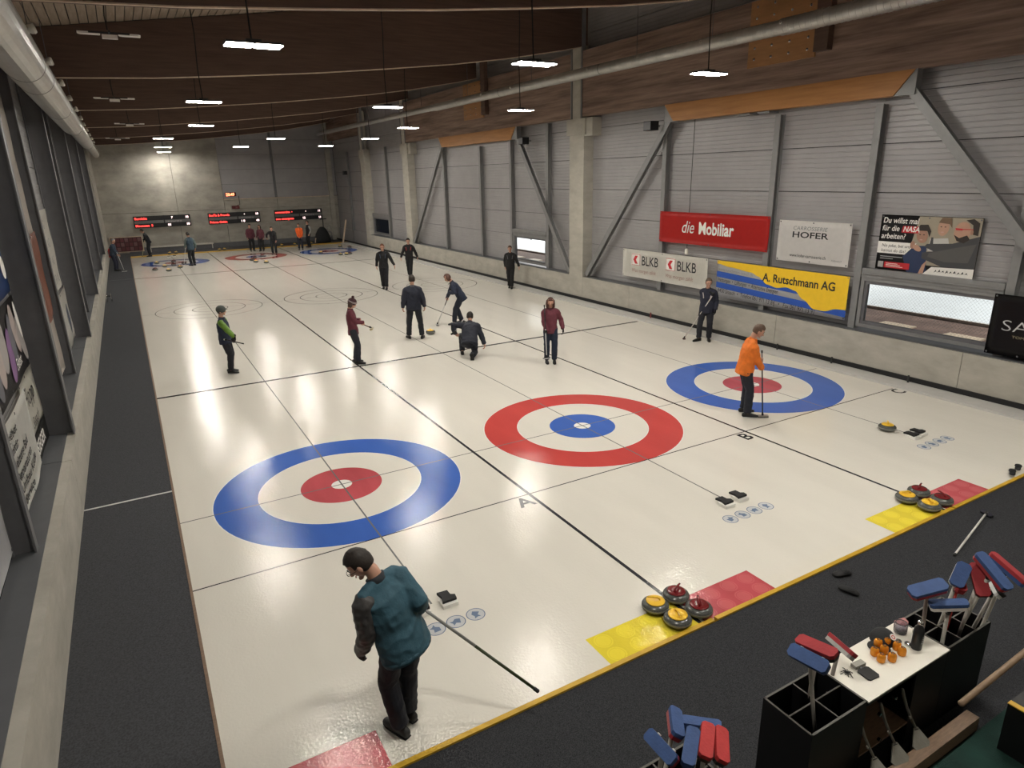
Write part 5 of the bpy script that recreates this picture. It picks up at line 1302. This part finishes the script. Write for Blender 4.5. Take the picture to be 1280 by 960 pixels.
# delivery supports hanging at the counter front
def support(label, x, y, a):
    r = empty('delivery_support', (x, y, .02), a, label, 'delivery aid', 'white delivery supports at the counter')
    m = cm('support_plastic', (.26, .25, .22), rough=.4)
    MB().prism([(-.02, 0), (.02, 0), (.085, -.12), (.065, -.15), (.0, -.155), (-.065, -.15), (-.085, -.12)], -.006, .006, Matrix.Translation((0, 0, .24)) @ Matrix.Rotation(.95, 4, 'X')).build('paddle', m, r, bevel=.003)
    MB().loft([(0, 0, .24), (-.03, .03, .32), (-.07, .05, .42), (-.10, .07, .52), (-.11, .08, .58)], [(.016, .008), (.016, .010), (.014, .010), (.017, .010), (.012, .008)], 10, ref=(0, 1, 0)).build('curved_stem', m, r, smooth=True)
    MB().loft([(-.04, .03, .34), (-.09, -.01, .37), (-.13, -.03, .42)], [.008, .008, .006], 8).build('side_prong', m, r, smooth=True)
    MB().box((-.02, -.015, 0), (.02, .015, .235)).build('foot_block', BLACK, r)
support('white bow shaped support under the counter, right of two', 2.52, -7.315, -.2)
support('white bow shaped support under the counter, left of two', 2.24, -7.315, -.2)
support('white bow shaped support at the bottom edge under the left bin', 1.98, -7.315, -.2)

BL, RD_, BLK = (.035, .075, .20), (.30, .022, .028), (.015, .015, .018)
G3 = 'brooms in the stand'
def sb(label, a, b_, z, foot, pad, plate, shaft, side=(0, 0), rivets=False, size=(.28, .105), drop=0.0, normal=None, shaft2=None):
    A_, B_ = V((a[0], a[1], z)), V((b_[0], b_[1], z - drop)); c = (A_ + B_) / 2; top = V((foot[0], foot[1], .05))
    nrm = V(normal) if normal else (c - top).normalized() + V((side[0], side[1], 0))
    return broom(label, c, top, B_ - A_, pad=pad, plate=plate, shaft=shaft, shaft2=shaft2, normal=nrm, size=size, rs=.015, name='stand_broom', group=G3, rivets=rivets)
sb('blue topped broom head with red edge standing at the left end of the right bin', (2.86, -6.94), (3.12, -7.06), 1.15, (3.06, -7.02), BL, RD_, (.30, .25, .22), (-.3, -.1), size=(.30, .12))
sb('small blue broom head with white rim behind the right bin', (3.47, -7.0), (3.23, -7.10), 1.20, (3.20, -6.95), BL, (.70, .70, .68), (.45, .43, .38), (-.9, -.5), size=(.22, .11))
sb('blue broom head with white edge and red side lowest in the right bin', (3.00, -7.05), (3.17, -7.22), 1.04, (3.06, -7.16), BL, (.72, .68, .66), (.42, .40, .36), (-.2, .1), rivets=True, size=(.28, .09))
sb('dark red broom head in the middle of the right bin', (3.54, -7.06), (3.31, -7.27), 1.19, (3.28, -7.10), RD_, (.02, .02, .02), (.55, .52, .48), (-.9, -.4), rivets=True, shaft2=(.45, .03, .02))
sb('dull blue broom head crossing over the dark red ones', (3.44, -7.12), (3.38, -7.36), 1.31, (3.42, -6.98), BL, RD_, (.40, .38, .34), (-.1, -.3), size=(.34, .10))
sb('rightmost dark red broom head lying over the right bin', (3.66, -7.12), (3.64, -7.39), 1.25, (3.42, -7.16), RD_, BL, (.42, .40, .36), (.1, -.3), rivets=True, size=(.34, .10))
sb('small black and white broom head under the right hand cluster', (3.60, -7.18), (3.47, -7.31), 1.10, (3.50, -7.04), BLK, (.7, .7, .7), (.40, .38, .35), (.5, -.5), size=(.18, .07))
sb('red shafted broom standing behind in the right bin', (3.42, -7.0), (3.30, -7.10), 1.12, (3.24, -7.05), RD_, RD_, (.45, .03, .02), (-.3, -.3), size=(.22, .08))
sb('blue broom head with two white rivets in the left bin', (1.46, -6.90), (1.50, -7.15), 1.15, (1.66, -7.10), BL, (.03, .05, .14), (.30, .28, .25), (-.6, -.1), rivets=True, size=(.29, .10))
sb('dark red broom head beside the blue one in the left bin', (1.57, -6.88), (1.60, -7.13), 1.17, (1.62, -6.95), RD_, (.02, .02, .02), (.32, .28, .25), (-.2, .2), size=(.30, .10))
sb('red broom head leaning over the counter edge', (2.02, -6.80), (1.90, -7.08), .98, (1.80, -6.95), RD_, (.35, .34, .32), (.20, .18, .16), (.7, -.2), size=(.28, .08))
for i, q in enumerate((
    ('red broom head with two white rivets, leftmost at the bottom edge', (.11, -6.89), (.10, -7.17), 1.10, (.04, -6.95), BL, RD_, (.35, .33, .28), (-.8, .1), True),
    ('blue broom head with red edge, upper left at the bottom edge', (.33, -6.87), (.20, -7.02), 1.12, (.14, -6.92), BL, RD_, (.4, .38, .34), (.3, -.2), False),
    ('wide blue broom head, uppermost right at the bottom edge', (.33, -6.95), (.50, -7.12), 1.10, (.36, -6.95), BL, (.03, .05, .14), (.4, .38, .34), (.0, .2), False),
    ('blue broom head standing between blue and red ones at the bottom edge', (.31, -7.06), (.14, -7.20), 1.12, (.22, -7.1), BL, (.03, .05, .14), (.4, .38, .34), (-.1, -.2), False),
    ('bright red broom head with dark edge at the bottom edge', (.42, -7.07), (.23, -7.24), 1.13, (.34, -7.12), (.42, .03, .03), (.06, .04, .02), (.4, .38, .34), (.1, -.2), False),
    ('rightmost red broom head at the bottom edge', (.47, -7.12), (.31, -7.29), 1.11, (.42, -7.15), (.42, .03, .03), (.03, .03, .03), (.4, .38, .34), (.3, -.3), False))):
    sb(*q[:9], rivets=q[9], size=(.25, .085))

# ---- things on the counter
ZC = ZT + .012
r = empty('baseball_cap', (2.63, -6.90, ZC), -1.2, 'black cap with a small round white badge on the counter', 'cap')
c_ = MB(); c_.ell((0, 0, .0), (.085, .10, .105), None, 24, 14)
for v in c_.bm.verts:
    if v.co.z < 0: v.co.z *= .02
c_.build('crown', cloth('cap_cloth', (.012, .012, .014)), r, smooth=True)
MB().ell((0, -.12, .012), (.075, .075, .008), None, 20, 8).build('brim', cloth('cap_cloth2', (.012, .012, .014)), r, smooth=True)
MB().disc((0, 0), .026, 0, 20).build('badge', I_W, r).matrix_local = Matrix.Rotation(1.25, 4, 'Z') @ Matrix.Translation((0, -.066, .084)) @ Matrix.Rotation(.75, 4, 'X')
MB().annulus((0, 0), .010, .016, .001, 16).build('badge_ring', I_R, r).matrix_local = Matrix.Rotation(1.25, 4, 'Z') @ Matrix.Translation((0, -.067, .085)) @ Matrix.Rotation(.75, 4, 'X')
r = empty('bottle', (2.76, -7.10, ZC), 0, 'black drinking bottle with steel cap on the counter', 'bottle')
MB().lathe([(0, 0), (.038, 0), (.040, .01), (.040, .17), (.034, .195), (.020, .215), (.018, .225), (0, .225)], 24).build('bottle_body', mat('bottle_black', (.012, .012, .014), .3, var=.05), r, smooth=True)
MB().lathe([(0, .223), (.021, .223), (.022, .25), (.014, .262), (0, .264)], 18).build('steel_cap', CHROME, r, smooth=True)
for q in range(4): MB().box((-.018 + .003*q, -.0415, .07 + q*.018), (.014, -.0405, .078 + q*.018)).build('printed_line', I_G, r)
r = empty('glass_jar', (2.84, -6.92, ZC), 0, 'clear glass jar behind the bottle on the counter', 'jar')
MB().lathe([(0, 0), (.048, 0), (.052, .01), (.052, .07), (.045, .085), (.045, .095), (.041, .095), (.041, .084), (.047, .07), (.047, .012), (0, .012)], 22).build('jar_glass', mat('jar_glass', (.8, .78, .82), .05, trans=.9, ior=1.4), r, smooth=True)
MB().lathe([(0, .013), (.04, .013), (.04, .04), (0, .045)], 16).build('jar_filling', mat('jar_filling', (.35, .33, .36), .6, var=.3, scale=60), r, smooth=True)
r = empty('pink_cloth', (2.93, -6.88, ZC), 0, 'crumpled pink cloth behind the glass jar', 'cloth')
c_ = MB(); c_.ell((0, 0, .025), (.06, .045, .03), None, 22, 14)
for v in c_.bm.verts: v.co += v.co.normalized() * noise.noise(v.co*30) * .02; v.co.z = max(v.co.z, .0)
o = c_.build('cloth_fold', cloth('pink', (.42, .18, .18)), r, smooth=True)
r = empty('white_pot', (3.0, -6.95, ZC), 0, 'tiny white round pot at the right back of the counter', 'pot')
r.location = (2.93, -6.99, ZC)
MB().lathe([(0, 0), (.018, 0), (.022, .02), (.022, .035), (.012, .04), (0, .04)], 16).build('pot_body', WHITE, r, smooth=True); MB().disc((0, 0), .008, .041, 12).build('pot_mark', I_R, r)
AMB = mat('amber_glass', (.75, .28, .02), .12, metal=.35, var=.15, scale=30)
def cup(label, x, y):
    r = empty('amber_cup', (x, y, ZC), 0, label, 'cup', 'small amber cups')
    MB().lathe([(0, 0), (.021, 0), (.024, .006), (.024, .034), (.020, .046), (.010, .052), (0, .053)], 18).build('cup_body', AMB, r, smooth=True)
    MB().annulus((0, 0), .006, .011, .0535, 14).build('cup_ring', CHROME, r)
for x, y, lb in ((2.40, -6.975, 'amber cup, back left of the group'), (2.375, -7.045, 'amber cup at the left front of the group'), (2.455, -7.085, 'amber cup, foremost of the group'), (2.515, -6.93, 'amber cup in the middle back row'), (2.485, -7.0, 'amber cup in the centre of the group'),
    (2.59, -6.955, 'amber cup, hindmost of the group'), (2.61, -7.03, 'amber cup, right back of the group'), (2.585, -7.085, 'amber cup, right front of the group')): cup(lb, x, y)
for x, y, lb in ((2.70, -6.99, 'steel ring cup behind the amber cups'), (2.735, -7.045, 'steel ring cup against the foot of the bottle')):
    r = empty('steel_ring', (x, y, ZC), 0, lb, 'ring', 'steel rings')
    MB().lathe([(.020, 0), (.024, .004), (.024, .02), (.020, .024), (.017, .02), (.017, .004)], 18).build('ring_body', CHROME, r, smooth=True)
r = empty('slider_pad', (2.16, -7.08, ZC), -.1, 'square black pad with grey brush block on the counter', 'pad')
MB().prism([(-.06, -.045), (-.045, -.06), (.045, -.06), (.06, -.045), (.06, .045), (.045, .06), (-.045, .06), (-.06, .045)], 0, .012).build('black_pad', BLACK, r, bevel=.002)
MB().box((-.05, .07, 0), (.06, .12, .03)).build('grey_brush_block', cm('greyblock', (.30, .29, .26)), r, bevel=.003)
MB().box((-.012, .05, .004), (.012, .08, .012)).build('link', STEEL_D, r)
r = empty('cable_clips', (2.03, -6.99, ZC), 0, 'small black spidery bundle of clips on the counter', 'clips')
for q in range(11):
    a = q*.57; l_ = .03 + .014*(q % 3)
    MB().tube([(.0, .0, .004), (math.cos(a)*l_*.6, math.sin(a)*l_*.6, .014), (math.cos(a)*l_, math.sin(a)*l_, .003)], .003, 5).build('clip_arm', RUB, r)

for o in bpy.data.objects:
    if o.parent is None and o.get('category') == 'cup': o.scale = (1.35,) * 3
    if o.parent is None and o.name == 'bottle': o.scale = (1.25, 1.25, 1.35)
    if o.parent is None and o.name == 'baseball_cap': o.scale = (1.15, 1.15, .85)
# ================================================================ LOW BARRIER, HANDRAIL, GREEN CARPET AT THE LOWER RIGHT
r = empty('low_barrier', (2.18, -7.42, .012), 0, 'brown timber barrier running behind the broom stand', 'barrier')
MB().box((-1.6, -.05, 0), (1.02, .05, .13)).build('timber_board', WOODB, r, bevel=.004)
r = empty('handrail', (2.9, -7.70, .0), 0, 'slanting round wooden handrail at the lower right', 'handrail')
MB().loft([(-.60, .04, .88), (.65, .0, 1.06)], [.022, .022], 12).build('rail', mat('handrail_wood', (.22, .145, .09), .5, var=.2, scale=10), r, smooth=True)
MB().tube([(.62, .0, 1.04), (.62, .0, .022)], .012, 8).build('rail_post', STEEL_D, r, smooth=True)
struct('floor_green', MB().box((.4, -9.6, .012), (5.5, -7.48, .022)), mat('green_carpet', (.006, .032, .025), .9, var=.3, scale=3, bump=.4, bscale=200))
r = empty('platform_box', (3.78, -7.98, .022), 0, 'black platform with yellow edge strip at the right lower corner', 'platform')
MB().box((-.65, -.9, 0), (.9, .33, .45)).build('platform_body', BLACK, r)
MB().box((-.66, -.9, .45), (-.61, .33, .458)).build('yellow_edge', YBOARD, r)
